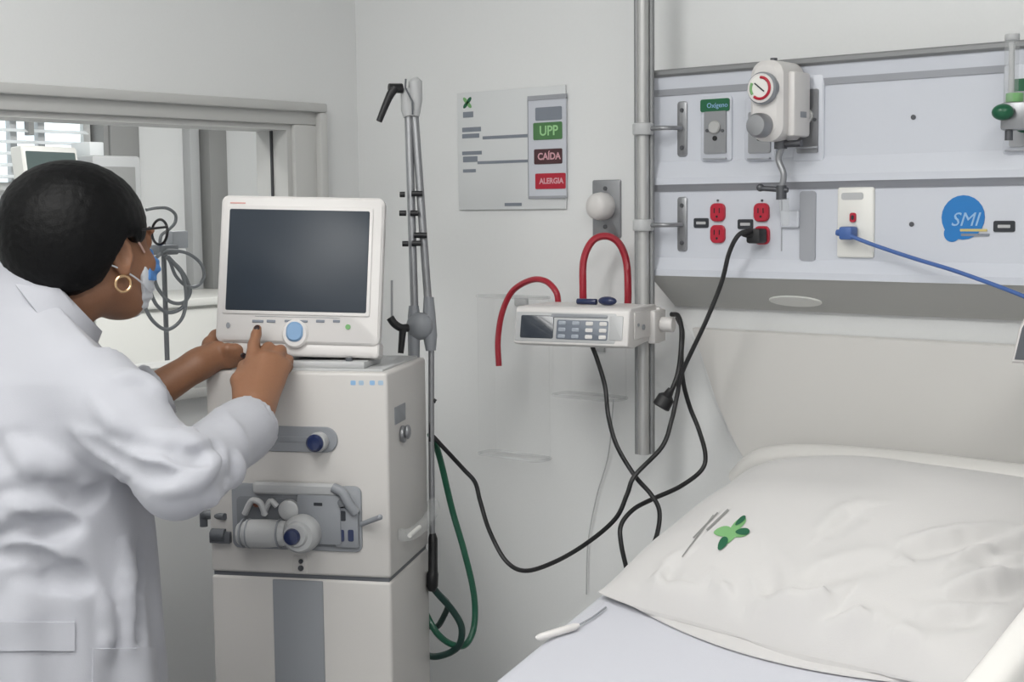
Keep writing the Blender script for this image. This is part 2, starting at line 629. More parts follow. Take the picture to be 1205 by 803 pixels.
# red sockets and their dark labels
for px, py in ((845.5, 250), (845.5, 275.5), (897, 250), (897.5, 277)):
    s = on_panel('red_socket', px, py, .030, .0325, 'red', z1=.006, r=.010, bev=.0015)
    for q in (-3, 3):
        b = newbm(); box(b, (-.001, -.0045, .005), (.001, .0045, .0064), mtx=headm(px + q, py - 2, HF)); obj('socket_slot', b, 'black', s, world=True)
    disc('socket_earth', px, py + 5, .0022, 'black', .005, .0064, parent=s)
for px, py in ((825.5, 262.5), (877.5, 264), (1182, 266.5)):
    l = on_panel('circuit_label', px, py, .031 if px < 1000 else .034, .0175, 'ink', z1=.002, r=.003)
    on_panel('label_strip', px, py, .02, .005, 'vgrey_l', z0=.001, z1=.0024, r=.001, parent=l)
for px, py in ((1075, 138), (1073, 264), (845, 236), (897, 236)):
    disc('screw', px, py, .004 if px > 1000 else .002, 'steel_d', -.001, .002)
# nurse call plate
np_ = on_panel('call_plate', 1008, 262, .066, .118, 'white', z1=.006, r=.004, bev=.002)
on_panel('call_label', 1005, 231, .04, .012, 'vgrey_l', z0=.004, z1=.0066, parent=np_)
on_panel('call_lamp', 1006, 256, .011, .016, 'red', z0=.004, z1=.009, parent=np_)
on_panel('call_lamp_lens', 1006, 256, .005, .008, 'ink', z0=.004, z1=.0096, parent=np_)
on_panel('white_socket', 931, 258, .036, .03, 'panel', z1=.008, bev=.002)
on_panel('grey_cover', 951, 266, .03, .12, 'groove', z1=.003, r=.006)
on_panel('socket_seam', 920, 262, .002, .1, 'groove', z1=.001, r=.0004)
# round blue sticker
st = disc('round_sticker', 1133.5, 256, .0355, 'bluelogo', -.001, .0016)
disc('sticker_tail', 1120.5, 275, .0135, 'bluelogo', -.001, .0014, parent=st)
obj('lettering', text_bm('SMI', .031, headm(1135, 259, HF - .002), shear=.3), 'palelogo', st, world=True)
for k, (px, py, w, m) in enumerate(((1146, 271, .044, 'yellow'), (1148, 276.5, .046, 'inkgrey'))):
    on_panel('fine_print', px, py, w, .004, m, z0=.0008, z1=.0021, r=.001, parent=st)

# ------------------------------------------------------------------ infusion pole on brackets
PV = -.125
pp = WY(757, 270, PV)
PX, PY = pp.x, PV
pole = thing('infusion_pole', 'grey aluminium infusion pole clamped upright to the service panel end', 'pole', (PX, PY, WY(760, 535, PV).z))
zb, zt = WY(760, 535, PV).z, 2.18
b = newbm()
cyl(b, (PX, PY, zb), (PX, PY, zt), .011, n=20)
obj('rail', b, 'alu', pole, world=True)
for s in (-1, 1):
    b = newbm(); cyl(b, (PX + s * .0105, PY + s * .008 + .004, zb), (PX + s * .0105, PY + s * .008 + .004, zt), .0055, n=12)
    obj('side_rib', b, 'alu_dark', pole, world=True)
for py in (152, 265):
    z = WY(757, py, PV).z
    b = newbm(); cyl(b, (PX, PY, z - .011), (PX, PY, z + .011), .0195, n=24, bev=.003); br = obj('bracket_collar', b, 'vgrey_l', pole, world=True)
    e = WY(803.5, py + 1, HF)
    b = newbm(); tube(b, sweep([(PX + .012, PY, z), (PX + .045, PY - .002, z), (e.x - .006, HF - .022, z), (e.x, HF - .003, z)], 5), .0042, 10); obj('bracket_arm', b, 'steel', br, world=True)
hk = newbm()
for s in (-1, 1):
    tube(hk, sweep([(PX, PY, zt - .01), (PX + s * .05, PY, zt), (PX + s * .09, PY, zt + .03), (PX + s * .1, PY, zt + .06)], 5), .004, 8)
obj('top_hook', hk, 'alu', pole, world=True)

# ------------------------------------------------------------------ infusion pump on the pole
pa = math.radians(14)
p0 = D(604, 404, 2.60)
pex, pey = Vector((math.cos(pa), math.sin(pa), 0)), Vector((-math.sin(pa), math.cos(pa), 0))
pump = thing('infusion_pump', 'white infusion pump with small screen and keypad clamped to the pole', 'infusion pump', p0, pa)
PWD, PHT, PDP = .224, .067, .15
# housing: wedge front, flat top
b = newbm()
pr = [(0, 0), (.012, PHT - .004), (.02, PHT), (PDP, PHT), (PDP, .004), (.03, -.006)]
n = len(pr)
t = bmesh.new()
A = [t.verts.new((0, y, z)) for y, z in pr]; B_ = [t.verts.new((PWD, y, z)) for y, z in pr]
for k in range(n):
    t.faces.new((A[k], A[(k + 1) % n], B_[(k + 1) % n], B_[k]))
t.faces.new(A); t.faces.new(B_)
bmesh.ops.recalc_face_normals(t, faces=t.faces)
bmesh.ops.bevel(t, geom=list(t.edges), offset=.0035, segments=3, profile=.5, affect='EDGES')
_merge(b, t)
hs = obj('housing', b, 'vent_l', pump)
pfm = face_mtx((0, 0, 0), EX, Vector((0, .012, PHT - .004)))
fh = PHT - .004


def pf(name, x, y, w, h, m, z1, r=.003, parent=pump):
    b = newbm(); prism(b, rrect(w, h, r), -.001, z1, pfm @ Matrix.Translation((x, y, 0)), .0006); return obj(name, b, m, parent)


pf('front_frame', PWD * .45, fh * .5, PWD * .88, fh * .86, 'vgrey_l', .0008)
pf('screen', .046, fh * .5, .066, fh * .66, 'screen2', .002)
kp = pf('keypad', .135, fh * .44, .1, fh * .56, 'keypad', .0018)
for i in range(4):
    for j in range(3):
        pf('key', .096 + i * .0265, fh * (.25 + .19 * j), .014, .007, 'key' if i < 2 else 'vent_l', .003, .002, kp)
pf('pump_door', .2, fh * .52, .026, fh * .7, 'vgrey_l', .0016)
pf('handle_bar', .128, fh * .84, .11, .007, 'vgrey', .0022)
b = newbm(); box(b, (PWD, .03, .01), (PWD + .003, PDP - .02, PHT - .008), .001); obj('side_cover', b, 'vent_l', pump)
b = newbm(); cyl(b, (PWD, .07, .03), (PWD + .006, .07, .03), .005, n=14); cyl(b, (PWD, .045, .036), (PWD + .005, .045, .036), .003, n=12); obj('side_button', b, 'vgrey', pump)
b = newbm(); box(b, (.04, .04, PHT), (PWD - .02, .041, PHT + .0006)); obj('top_seam', b, 'vgrey_l', pump)
# clamp that reaches back to the pole
inv = Matrix.LocRotScale(p0, Matrix.Rotation(pa, 3, 'Z'), None).inverted()
pl = inv @ Vector((PX, PY, p0.z))
b = newbm(); box(b, (pl.x - .03, PDP - .004, -.006), (pl.x + .03, max(pl.y - .016, PDP + .01), PHT - .006), .004)
box(b, (pl.x + .018, pl.y - .03, -.004), (pl.x + .034, pl.y + .03, PHT - .01), .004)
obj('pole_clamp', b, 'vent_l', pump)
b = newbm(); cyl(b, (pl.x + .034, pl.y, .03), (pl.x + .06, pl.y, .03), .014, n=18, bev=.003); obj('clamp_knob', b, 'vent_l', pump)

# blue-black connectors on top of the pump
t = thing('tube_connector', 'navy plastic connector lying on top of the infusion pump', 'connector', D(703, 342, 2.63))
b = newbm()
c = inv @ D(704, 341, 2.62)
q0 = Matrix.LocRotScale(p0, Matrix.Rotation(pa, 3, 'Z'), None)
cyl(b, q0 @ Vector((.09, .09, PHT + .006)), q0 @ Vector((.13, .088, PHT + .006)), .0055, n=14, bev=.001)
obj('barrel', b, 'navy', t, world=True)
b = newbm(); sphere(b, q0 @ Vector((.152, .086, PHT + .008)), (.02, .01, .0085)); obj('cap', b, 'navy', t, world=True)


def cable(name, pts, r, m, label, cat, group=None, n=9, closed=False, seg=8):
    b = newbm(); tube(b, sweep(pts, seg, closed), r, n, closed)
    return tag(obj(name, b, m, None, world=True), label, cat, group)


# red suction tubes
cable('suction_tube', [D(587, 431, 2.86), D(586, 400, 2.86), D(591, 368, 2.855), D(603, 343, 2.84), D(624, 330, 2.8), D(642, 331, 2.77), D(654, 343, 2.75), D(657, 358, 2.75), D(658, 380, 2.76)], .0062, 'redtube', 'thin red suction tube arching into the tall clear canister', 'tube', 'red suction tubes')
cable('suction_tube', [D(687, 375, 2.75), D(686, 340, 2.74), D(687, 306, 2.74), D(697, 284, 2.74), D(713, 278, 2.74), D(728, 286, 2.74), D(737, 308, 2.74), D(739, 342, 2.735), D(738, 378, 2.745)], .0072, 'redtube', 'red suction tube bent in an upright hoop behind the infusion pump', 'tube', 'red suction tubes')

# clear canisters on the wall
def canister(name, label, px0, px1, y0, y1, dp, seg=4):
    A, Bq = WY(px0, y0, -.004), WY(px1, y1, -.004)
    w = Bq.x - A.x
    t = thing(name, label, 'canister', ((A.x + Bq.x) / 2, -.03, Bq.z))
    b = newbm()
    o = rrect(w, dp, dp * .32, 5, (A.x + Bq.x) / 2, -.004 - dp / 2)
    k = len(o)
    T_ = [b.verts.new((x, y, A.z)) for x, y in o]; B0 = [b.verts.new((x, y, Bq.z)) for x, y in o]
    for q in range(k):
        if (o[q][1] + o[(q + 1) % k][1]) / 2 < -.006:          # the open back lies against the wall
            b.faces.new((T_[q], T_[(q + 1) % k], B0[(q + 1) % k], B0[q]))
    b.faces.new(B0)
    obj('vessel', b, 'clear', t, world=True)
    b = newbm()
    tube(b, [(x, y, A.z) for x, y in o], .003, 6, closed=True); obj('rim', b, 'clear2', t, world=True)
    b = newbm(); tube(b, [(x, y, Bq.z + .003) for x, y in o], .003, 6, closed=True); obj('base_rim', b, 'clear2', t, world=True)
    b = newbm(); box(b, (A.x + w * .4, -.006, A.z - .02), (A.x + w * .6, 0, A.z - .004), .001); obj('wall_hook', b, 'vgrey_l', t, world=True)
    return t


canister('suction_canister', 'tall clear plastic canister on the wall left of the pump', 577, 652, 347, 541, .055)
canister('suction_canister', 'short clear plastic jar on the wall under the pump', 667, 742, 400, 470, .06)

# steel wall plate with a white sensor
wp = thing('wall_outlet', 'steel wall plate with white round knob above the red hoop tube', 'wall outlet', WY(715, 280, 0))
b = newbm(); prism(b, rrect(.068, .115, .004), 0, .005, headm(715, 246, 0), .001); obj('plate', b, 'steel', wp, world=True)
b = newbm()
w0 = WY(711, 243, -.005)
lathe(b, [(.027, 0), (.028, .012), (.026, .026), (.02, .034), (.008, .037)], w0, (0, -1, 0)); obj('knob', b, 'vent_l', wp, world=True)
for py in (222, 267):
    b = newbm(); prism(b, ell(.0045, .0045, 16), .004, .0065, headm(714, py, 0)); obj('screw', b, 'steel_d', wp, world=True)

# ------------------------------------------------------------------ information board
sg = thing('information_board', 'clear acrylic risk information board with coloured tags on the wall', 'sign', WY(604, 247, 0))
b = newbm()
cA, cB = WY(540, 110, 0), WY(668, 246, 0)
box(b, (cA.x, -.006, cB.z), (cB.x, -.002, cA.z), .0008); obj('board', b, 'paper', sg, world=True)
SV = -.006


def on_sign(name, x0, x1, y0, y1, m, z0, z1, r=.001, parent=sg, bev=0):
    a, c = WY(x0, y0, SV), WY(x1, y1, SV)
    b = newbm(); prism(b, rrect(c.x - a.x, abs(a.z - c.z), r), z0, z1, face_mtx((a + c) / 2, EX, EZ), bev); return obj(name, b, m, parent, world=True)


fr = on_sign('tag_strip', 622, 667, 114, 233, 'panel', -.001, .002)
on_sign('tag_rail', 622, 667, 113.5, 115.5, 'groove', -.001, .004, parent=fr)
on_sign('tag_rail', 623, 667, 231, 233.5, 'groove', -.001, .004, parent=fr)
on_sign('tag_rail', 621.5, 623, 116, 232, 'groove', -.001, .003, r=.0005, parent=fr)
for x0, x1, y0, y1, m, s, tm in ((631, 662, 127, 140.5, 'inkgrey', None, None), (628.5, 662.5, 145, 163.5, None, 'UPP', 'lglogo'), (629.5, 662.5, 176, 192.5, None, 'CAÍDA', None), (631, 666.5, 204.5, 222, 'red', 'ALERGIA', None)):
    if s == 'UPP':
        mm = mat('tag_green', '4d7a4b', .5)
    elif s == 'CAÍDA':
        mm = mat('tag_maroon', '4a2b30', .5)
    else:
        mm = M[m]
    tg = on_sign('risk_tag', x0, x1, y0, y1, mm, .001, .0034, r=.003)
    if s:
        a = WY((x0 + x1) / 2, (y0 + y1) / 2, SV - .0037)
        tmm = {'UPP': mat('tag_print_green', '9fce95', .5), 'CAÍDA': mat('tag_print_pink', 'd3a3aa', .5), 'ALERGIA': mat('tag_print_rose', 'd6a0a8', .5)}[s]
        obj('lettering', text_bm(s, {'UPP': .028, 'CAÍDA': .0195, 'ALERGIA': .0158}[s], face_mtx(a, EX, EZ), .0002, bold=.0005), tmm, tg, world=True)
for x0, x1, y0, y1 in ((544, 566, 150.5, 154.5), (544, 564, 158, 162), (544, 567, 178.5, 181.8), (545, 562, 184.5, 190.5), (545, 560, 199.5, 202.8), (545, 557, 132, 138), (594, 614, 239, 242.5)):
    on_sign('fine_print', x0, x1, y0, y1, 'inkgrey', 0, .0006, r=.0006)
for x0, x1, y in ((568, 624, 161), (562, 628, 190.5)):
    on_sign('rule_line', x0, x1, y - .45, y + .45, 'inkgrey', 0, .0006, r=.0002)
lgm = face_mtx(WY(550, 121, SV), EX, EZ)
for k in range(4):
    b = newbm(); prism(b, [(x, y) for x, y in ell(.0085, .0042, 16, .007, 0)], 0, .0008, lgm @ Matrix.Rotation(PI / 4 + k * PI / 2, 4, 'Z')); obj('emblem_leaf', b, 'lglogo' if k % 2 else 'dglogo', sg, world=True)

# ------------------------------------------------------------------ vacuum regulator
RV = -.185
rgc = WY(900, 120, RV)
reg = thing('vacuum_regulator', 'white vacuum regulator with round red-ringed gauge plugged into the panel', 'regulator', (rgc.x, -.14, rgc.z - .09))
zt_, zb_ = WY(905, 70, RV).z, WY(905, 166, RV).z
hgt = zt_ - zb_
x0_, x1_ = WY(881, 115, RV).x, WY(919, 115, RV).x
wd = x1_ - x0_
cx_, cz_ = (x0_ + x1_) / 2, (zt_ + zb_) / 2
b = newbm(); prism(b, rrect(wd, hgt, wd * .42, 8), -.08, .0, face_mtx((cx_, RV, cz_), EX, EZ), .008); obj('body', b, 'vent_l', reg, world=True)
g = face_mtx((cx_ - .001, RV, WY(901, 104, RV).z), EX, EZ)
R0 = wd * .44
b = newbm(); prism(b, ell(R0, R0, 32), -.004, .012, g, .003); gh = obj('gauge_housing', b, 'vgrey', reg, world=True)
b = newbm(); prism(b, ell(R0 * .9, R0 * .9, 32), .011, .0126, g); obj('gauge_rim', b, 'vent_l', gh, world=True)
b = newbm(); prism(b, ell(R0 * .78, R0 * .78, 32), .012, .013, g); obj('gauge_dial', b, 'white', gh, world=True)
b = newbm()
tube(b, [g @ Vector((R0 * .66 * math.cos(a), R0 * .66 * math.sin(a), .0133)) for a in [math.radians(q) for q in range(-130, 100, 10)]], .0026, 6); obj('red_arc', b, 'red', gh, world=True)
b = newbm(); tube(b, [g @ Vector((R0 * .66 * math.cos(a), R0 * .66 * math.sin(a), .0133)) for a in [math.radians(q) for q in range(150, 215, 8)]], .0024, 6); obj('green_arc', b, 'lglogo', gh, world=True)
b = newbm(); box(b, (-.001, -R0 * .35, .0135), (.001, R0 * .5, .0145), mtx=g @ Matrix.Rotation(.9, 4, 'Z')); obj('needle', b, 'ink', gh, world=True)
kp_ = WY(897, 148, RV)
b = newbm(); lathe(b, [(.02, -.004), (.021, .004), (.0205, .018), (.017, .024), (.006, .0255)], kp_, (0, -1, 0)); obj('control_knob', b, 'steel', reg, world=True)
b = newbm(); box(b, (x1_ - .006, -.16, cz_ - .06), (x1_ + .012, HF - .012, cz_ + hgt * .36), .006); obj('side_module', b, 'vent_l', reg, world=True)
b = newbm(); box(b, (x1_ + .0118, -.14, cz_ - .028), (x1_ + .0132, -.12, cz_ - .018), .0004); obj('module_mark', b, 'vgrey', reg, world=True)
b = newbm(); cyl(b, (cx_ + .01, -.12, cz_), (cx_ + .01, HF + .002, cz_), .014); obj('plug_stem', b, 'steel', reg, world=True)
b = newbm()
cyl(b, (cx_ + .006, -.14, zb_ + .012), (cx_ + .006, -.14, zb_ - .012), .011, n=18)
cyl(b, (cx_ + .0, -.14, zb_ - .004), (cx_ + .045, -.14, zb_ - .004), .006, n=14)
obj('outlet_elbow', b, 'steel_d', reg, world=True)
b = newbm(); lz = zb_ - .01
tube(b, sweep([(cx_ + .008, -.14, lz), (cx_ + .002, -.14, lz - .02), (cx_ + .012, -.14, lz - .045), (cx_ + .008, -.14, lz - .07)], 6), .0055, 10)
obj('trap_tube', b, 'steel', reg, world=True)
b = newbm(); zz = lz - .072
cyl(b, (cx_ - .03, -.145, zz + .004), (cx_ + .02, -.14, zz), .0045, n=12); cyl(b, (cx_ + .008, -.14, zz + .008), (cx_ + .008, -.14, zz - .016), .009, n=14); sphere(b, (cx_ - .03, -.145, zz + .005), .007, seg=12)
obj('hose_barb', b, 'steel_d', reg, world=True)
b = newbm(); cyl(b, (cx_ + .012, -.14, zz - .014), (cx_ + .014, -.135, zz - .06), .009, .007, n=14); obj('filter_stub', b, 'clear2', reg, world=True)
b = newbm(); cyl(b, (cx_, RV + .03, zt_ - .004), (cx_, RV + .03, zt_ + .005), .006, n=12); obj('top_screw', b, 'steel_d', reg, world=True)

# ------------------------------------------------------------------ oxygen flowmeter at the right edge
FV = -.15
fx = WY(1190, 100, FV)
fm = thing('oxygen_flowmeter', 'clear tube oxygen flowmeter with green knob on the service panel', 'flowmeter', (fx.x, FV, WY(1190, 175, FV).z))
b = newbm(); cyl(b, (fx.x, FV, WY(1190, 122, FV).z), (fx.x, FV, WY(1190, 42, FV).z), .0105, n=20, bev=.002); obj('flow_tube', b, 'clear2', fm, world=True)
b = newbm(); cyl(b, (fx.x, FV, WY(1190, 126, FV).z), (fx.x, FV, WY(1190, 50, FV).z), .0045, n=12); obj('inner_tube', b, 'vgrey_l', fm, world=True)
b = newbm(); cyl(b, (fx.x, FV, WY(1190, 48, FV).z), (fx.x, FV, WY(1190, 40, FV).z), .011, n=20, bev=.002); obj('top_cap', b, 'vgrey_l', fm, world=True)
zc = WY(1190, 130, FV).z
b = newbm(); box(b, (fx.x - .012, FV - .012, zc - .03), (fx.x + .03, FV + .014, zc + .012), .004); obj('valve_body', b, 'steel', fm, world=True)
k0 = WY(1180, 132, FV - .02)
b = newbm(); sphere(b, k0, (.0165, .014, .0125)); obj('control_knob', b, 'greenknob', fm, world=True)
b = newbm(); cyl(b, k0, (fx.x, FV, zc), .006, n=12); obj('knob_stem', b, 'lglogo', fm, world=True)
b = newbm(); cyl(b, (fx.x + .004, FV + .004, zc + .012), (fx.x + .004, FV + .004, zc + .026), .013, n=18, bev=.002); obj('tube_seat', b, 'lglogo', fm, world=True)
b = newbm(); cyl(b, (fx.x + .025, FV + .01, zc - .01), (fx.x + .025, HF + .002, zc - .01), .012, n=18); obj('plug_stem', b, 'steel', fm, world=True)
b = newbm(); cyl(b, (fx.x - .002, FV, zc - .03), (fx.x - .002, FV, zc - .045), .006, n=12); obj('hose_barb', b, 'steel_d', fm, world=True)
# the green-labelled outlet behind it
bs = on_panel('outlet_trim', 1208, 128, .07, .14, 'panel', r=.006, z1=.005, bev=.002)
on_panel('outlet_plate', 1209, 140, .05, .085, 'steel', z1=.008, r=.003, parent=bs)
on_panel('gas_label', 1209, 101, .05, .022, 'green', z1=.0075, r=.004, parent=bs)
disc('outlet_collar', 1211, 140, .022, 'greenknob', 0, .02, parent=bs, bev=.004)
b = newbm(); box(b, (-.03, -.0014, 0), (.03, .0014, .012), .0005, mtx=headm(1208, 177, HF)); obj('drip_ledge', b, 'groove', bs, world=True)

# ------------------------------------------------------------------ plugs and leads
pk = WY(896, 277, HF - .006)
pc = thing('power_cord', 'black power cord plugged into the red socket, sagging to the ventilator', 'cable', (pk.x, pk.y, pk.z))
b = newbm(); box(b, (pk.x - .015, pk.y - .03, pk.z - .014), (pk.x + .013, pk.y, pk.z + .012), .005); obj('plug', b, 'rubber', pc, world=True)
pts = [pk + Vector((-.004, -.024, .003)), WY(882, 272, HF - .04), WY(869, 277, HF - .055), WY(858, 298, HF - .06), WY(849, 333, HF - .065), WY(830, 380, HF - .075), WY(803, 438, HF - .085), D(797, 465, 2.54), D(790, 496, 2.53), D(779, 526, 2.52), D(747, 560, 2.5), D(738, 582, 2.5), D(724, 611, 2.5), D(690, 640, 2.53), D(652, 662, 2.57), D(618, 672, 2.6), D(595, 660, 2.63), D(576, 625, 2.65), D(565, 590, 2.66), D(559, 568, 2.665), D(545, 552, 2.665), D(520, 525, 2.64), D(507, 511, 2.635)]
b = newbm(); tube(b, [pts[0], pts[0] + Vector((-.012, -.006, .001)), pts[1]], [.009, .007, .005], 12); obj('strain_relief', b, 'rubber', pc, world=True)
b = newbm(); tube(b, sweep(pts, 8), .0042, 9); obj('cord', b, 'rubber', pc, world=True)

pc2 = thing('pump_cord', 'black cord from the back of the pump with its plug hanging loose', 'cable', D(780, 478, 2.55))
pts = [D(790, 370, 2.6), D(798, 372, 2.585), D(802, 388, 2.57), D(801, 415, 2.56), D(798, 438, 2.555), D(792, 456, 2.55), D(788, 463, 2.55)]
b = newbm(); tube(b, sweep(pts, 8), .0045, 9); obj('cord', b, 'rubber', pc2, world=True)
a, c = D(790, 458, 2.55), D(777, 480, 2.55)
b = newbm(); tube(b, [a, a.lerp(c, .3), a.lerp(c, .45), a.lerp(c, .95), c], [.006, .0085, .0155, .0165, .013], 14); obj('plug', b, 'rubber', pc2, world=True)
b = newbm()
pts = [D(697, 408, 2.58), D(703, 424, 2.58), D(712, 455, 2.58), D(716, 490, 2.56), D(726, 525, 2.54), D(747, 560, 2.52), D(766, 582, 2.5), D(776, 602, 2.49), D(773, 630, 2.48), D(762, 658, 2.47), D(755, 690, 2.47), D(745, 700, 2.47), D(738, 672, 2.46), D(731, 640, 2.46), D(731, 618, 2.47), D(745, 600, 2.49), D(767, 588, 2.52), D(800, 573, 2.55), D(825, 554, 2.57), D(830, 535, 2.575), D(822, 505, 2.58), D(812, 480, 2.585), D(804, 450, 2.57), D(802, 420, 2.575), D(803, 390, 2.58), D(797, 374, 2.6)]
tube(b, sweep(pts, 8), .0042, 9)
tag(obj('signal_cable', b, 'rubber', None, world=True), 'black cable looping from under the pump down behind the mattress', 'cable')

bp = WY(1001, 275, HF - .01)
bc = thing('call_cord', 'blue cord plugged into the white call plate running off to the right', 'cable', bp)
b = newbm(); box(b, (bp.x - .012, bp.y - .022, bp.z - .01), (bp.x + .012, bp.y + .004, bp.z + .012), .004); cyl(b, (bp.x - .02, bp.y - .012, bp.z + .002), (bp.x, bp.y - .01, bp.z), .005, .009, n=12); obj('plug', b, 'bluecable', bc, world=True)
b = newbm(); tube(b, sweep([bp + Vector((.004, -.018, -.002)), WY(1030, 289, HF - .03), WY(1075, 304, HF - .04), WY(1130, 321, HF - .06), WY(1205, 349, HF - .09), WY(1260, 375, HF - .12), WY(1300, 420, HF - .15)], 8), .0034, 9); obj('cord', b, 'bluecable', bc, world=True)
# thin clear drip lines on the wall
b = newbm(); tube(b, sweep([WY(800, 372, -.03), WY(822, 412, -.02), WY(838, 465, -.015), WY(860, 512, -.012), WY(884, 558, -.01), WY(900, 640, -.01)], 8), .0022, 7)
tag(obj('drip_line', b, 'clear', None, world=True), 'thin clear tube hanging down the wall beside the headboard', 'tube')
b = newbm(); tube(b, sweep([WY(722, 470, -.03), WY(716, 535, -.012), WY(702, 585, -.01), WY(692, 640, -.01), WY(690, 700, -.01)], 8), .0013, 7)
tag(obj('drip_line', b, 'vgrey_l', None, world=True), 'thin grey tube hanging down the wall below the clear jar', 'tube')

# ------------------------------------------------------------------ ventilator
va = math.radians(28.1)
vex, vey = Vector((math.cos(va), math.sin(va), 0)), Vector((-math.sin(va), math.cos(va), 0))
VW, VD = .325, .25
FRc = Vector((.700, -.627, 0))
vo = FRc - vex * VW / 2 + vey * VD / 2
vent = thing('ventilator', 'tall white hospital ventilator with monitor and support arm beside the nurse', 'ventilator', vo, va)
vm = Matrix.LocRotScale(vo, Matrix.Rotation(va, 3, 'Z'), None)
vi = vm.inverted()


def vl(x, y, d):
    return vi @ D(x, y, d)


def vf(x, y, off=0.0):
    """photo pixel -> point of the ventilator's front plane, in its own frame"""
    p = vm @ Vector((0, -VD / 2 - off, 0))
    return vi @ hit(x, y, p, -vey)


def vs(x, y, off=0.0):
    p = vm @ Vector((VW / 2 + off, 0, 0))
    return vi @ hit(x, y, p, vex)


zS = vf(350, 679).z
zV = vf(456, 439).z
b = newbm(); box(b, (-VW / 2, -VD / 2, zS + .003), (VW / 2, VD / 2, zV), .006, 3); obj('upper_body', b, 'vent', vent)
b = newbm(); box(b, (-VW / 2 + .004, -VD / 2 + .004, zS - .004), (VW / 2 - .004, VD / 2 - .004, zS + .006)); obj('body_seam', b, 'vgrey_d', vent)
b = newbm(); box(b, (-VW / 2, -VD / 2, .12), (VW / 2, VD / 2, zS - .003), .006, 3); ped = obj('pedestal', b, 'vent', vent)
sx0, sx1 = vf(322, 720).x, vf(381, 720).x
b = newbm(); box(b, (sx0, -VD / 2 - .003, .16), (sx1, -VD / 2 + .004, zS - .006), .002); obj('grey_strip', b, 'vgrey', vent)
b = newbm(); box(b, (-VW / 2 - .04, -VD / 2 - .1, .075), (VW / 2 + .04, VD / 2 + .1, .12), .012, 3); obj('base', b, 'vgrey', vent)
for sx in (-1, 1):
    for sy in (-1, 1):
        c = Vector((sx * (VW / 2), sy * (VD / 2 + .06), 0))
        b = newbm(); cyl(b, c + Vector((-.012, 0, .036)), c + Vector((.012, 0, .036)), .036, n=20, bev=.004); w_ = obj('caster', b, 'black', vent)
        b = newbm(); cyl(b, c + Vector((0, 0, .05)), c + Vector((0, 0, .08)), .012, n=12); obj('caster_fork', b, 'steel', w_)
# top tray
b = newbm(); box(b, (-VW / 2 + .012, -VD / 2 + .016, zV - .002), (VW / 2 - .012, VD / 2 - .012, zV + .004), .002); obj('top_tray', b, 'vgrey_l', vent)
# grey stadium with blue knob
def vplate(name, x0, x1, y0, y1, m, z0, z1, r=None, parent=vent, bev=0.001):
    a, c = vf(x0, y0), vf(x1, y1)
    w, h = c.x - a.x, a.z - c.z
    b = newbm(); prism(b, rrect(w, h, r if r is not None else min(w, h) / 2 - 1e-4, 8), z0, z1, face_mtx(((a.x + c.x) / 2, -VD / 2, (a.z + c.z) / 2), EX, EZ), bev)
    return obj(name, b, m, parent)


stp = vplate('valve_track', 268, 398, 500, 533, 'vgrey', -.004, .0035)
vplate('track_groove', 285, 366, 512, 521, 'vgrey', 0, .0045, parent=stp)
kc = vf(377, 519)
b = newbm(); lathe(b, [(.016, 0), (.017, .012), (.0155, .022)], (kc.x, kc.y, kc.z), (0, -1, 0), 24); vk = obj('valve_knob', b, 'vgrey_l', vent)
kc = vf(376, 519)
b = newbm(); lathe(b, [(.0145, .018), (.015, .026), (.011, .031), (.003, .032)], (kc.x, kc.y, kc.z), (0, -1, 0), 24); obj('knob_cap', b, 'navy', vk)
# logo print: four small pale blue marks
for k, x in enumerate((415.5, 425, 438, 448)):
    vplate('logo_mark', x - 3, x + 3.2, 448, 453.5, M['logo_pale'] if k % 2 else 'palelogo', -.001, .0006, .002, bev=0)
# breathing unit: recessed grey panel, cylinder, valve
bu = vplate('breathing_unit', 273, 427, 568, 650, 'vgrey', -.004, .004, .012)
vplate('unit_recess', 279, 420, 583, 645, mat('recess_grey', '74777c', .5), .002, .0048, .01, bu)
vplate('unit_hood', 300, 398, 566, 583, 'vgrey_l', .002, .014, .006, bu, .004)
def vpt(x, y, off):
    p = vf(x, y, off)
    return Vector((p.x, -VD / 2 - off, p.z))
b = newbm(); tube(b, sweep([vpt(392, 574, .012), vpt(403, 580, .014), vpt(411, 594, .014), vpt(419, 604, .01)], 5), .0085, 10); obj('unit_hose', b, 'vgrey', bu)
vplate('unit_mid_block', 352, 404, 580, 640, 'vgrey', .004, .012, .006, bu)
vplate('port_block', 396, 424, 596, 644, 'vgrey', .004, .01, .004, bu)
vplate('port_window', 399, 409, 600, 612, 'ink', .009, .0106, .002, bu, 0)
for x in (404, 415):
    vplate('port_slot', x - 3.5, x + 3.5, 622, 636, 'navy', .009, .0108, .003, bu, 0)
b = newbm(); tube(b, [vpt(281, 628, .022), vpt(284, 628, .022), vpt(286, 628, .022), vpt(290, 628, .022), vpt(291, 628, .022), vpt(318, 628, .022), vpt(338, 628, .022)], [.017, .021, .021, .021, .024, .024, .021], 24); obj('flow_cylinder', b, 'vgrey_l', bu)
b = newbm()
for x in (287, 294, 330):
    tube(b, [vpt(x - .8, 628, .022), vpt(x + .8, 628, .022)], .0252, 24)
obj('cylinder_band', b, 'vgrey', bu)
c = vpt(357, 627, .012)
b = newbm(); lathe(b, [(.032, -.008), (.033, .012), (.031, .022), (.026, .028)], c, (0, -1, 0), 32); vv = obj('valve_disc', b, 'vgrey_l', bu)
c = vpt(349, 629, .034)
b = newbm(); lathe(b, [(.022, -.008), (.022, .006), (.019, .01)], c, (0, -1, 0), 24); obj('valve_boss', b, 'vgrey_l', vv)
c = vpt(344, 632, .044)
b = newbm(); lathe(b, [(.0135, -.008), (.0145, .002), (.0125, .008), (.004, .01)], c, (0, -1, 0), 24); obj('valve_cap', b, 'navy', vv)
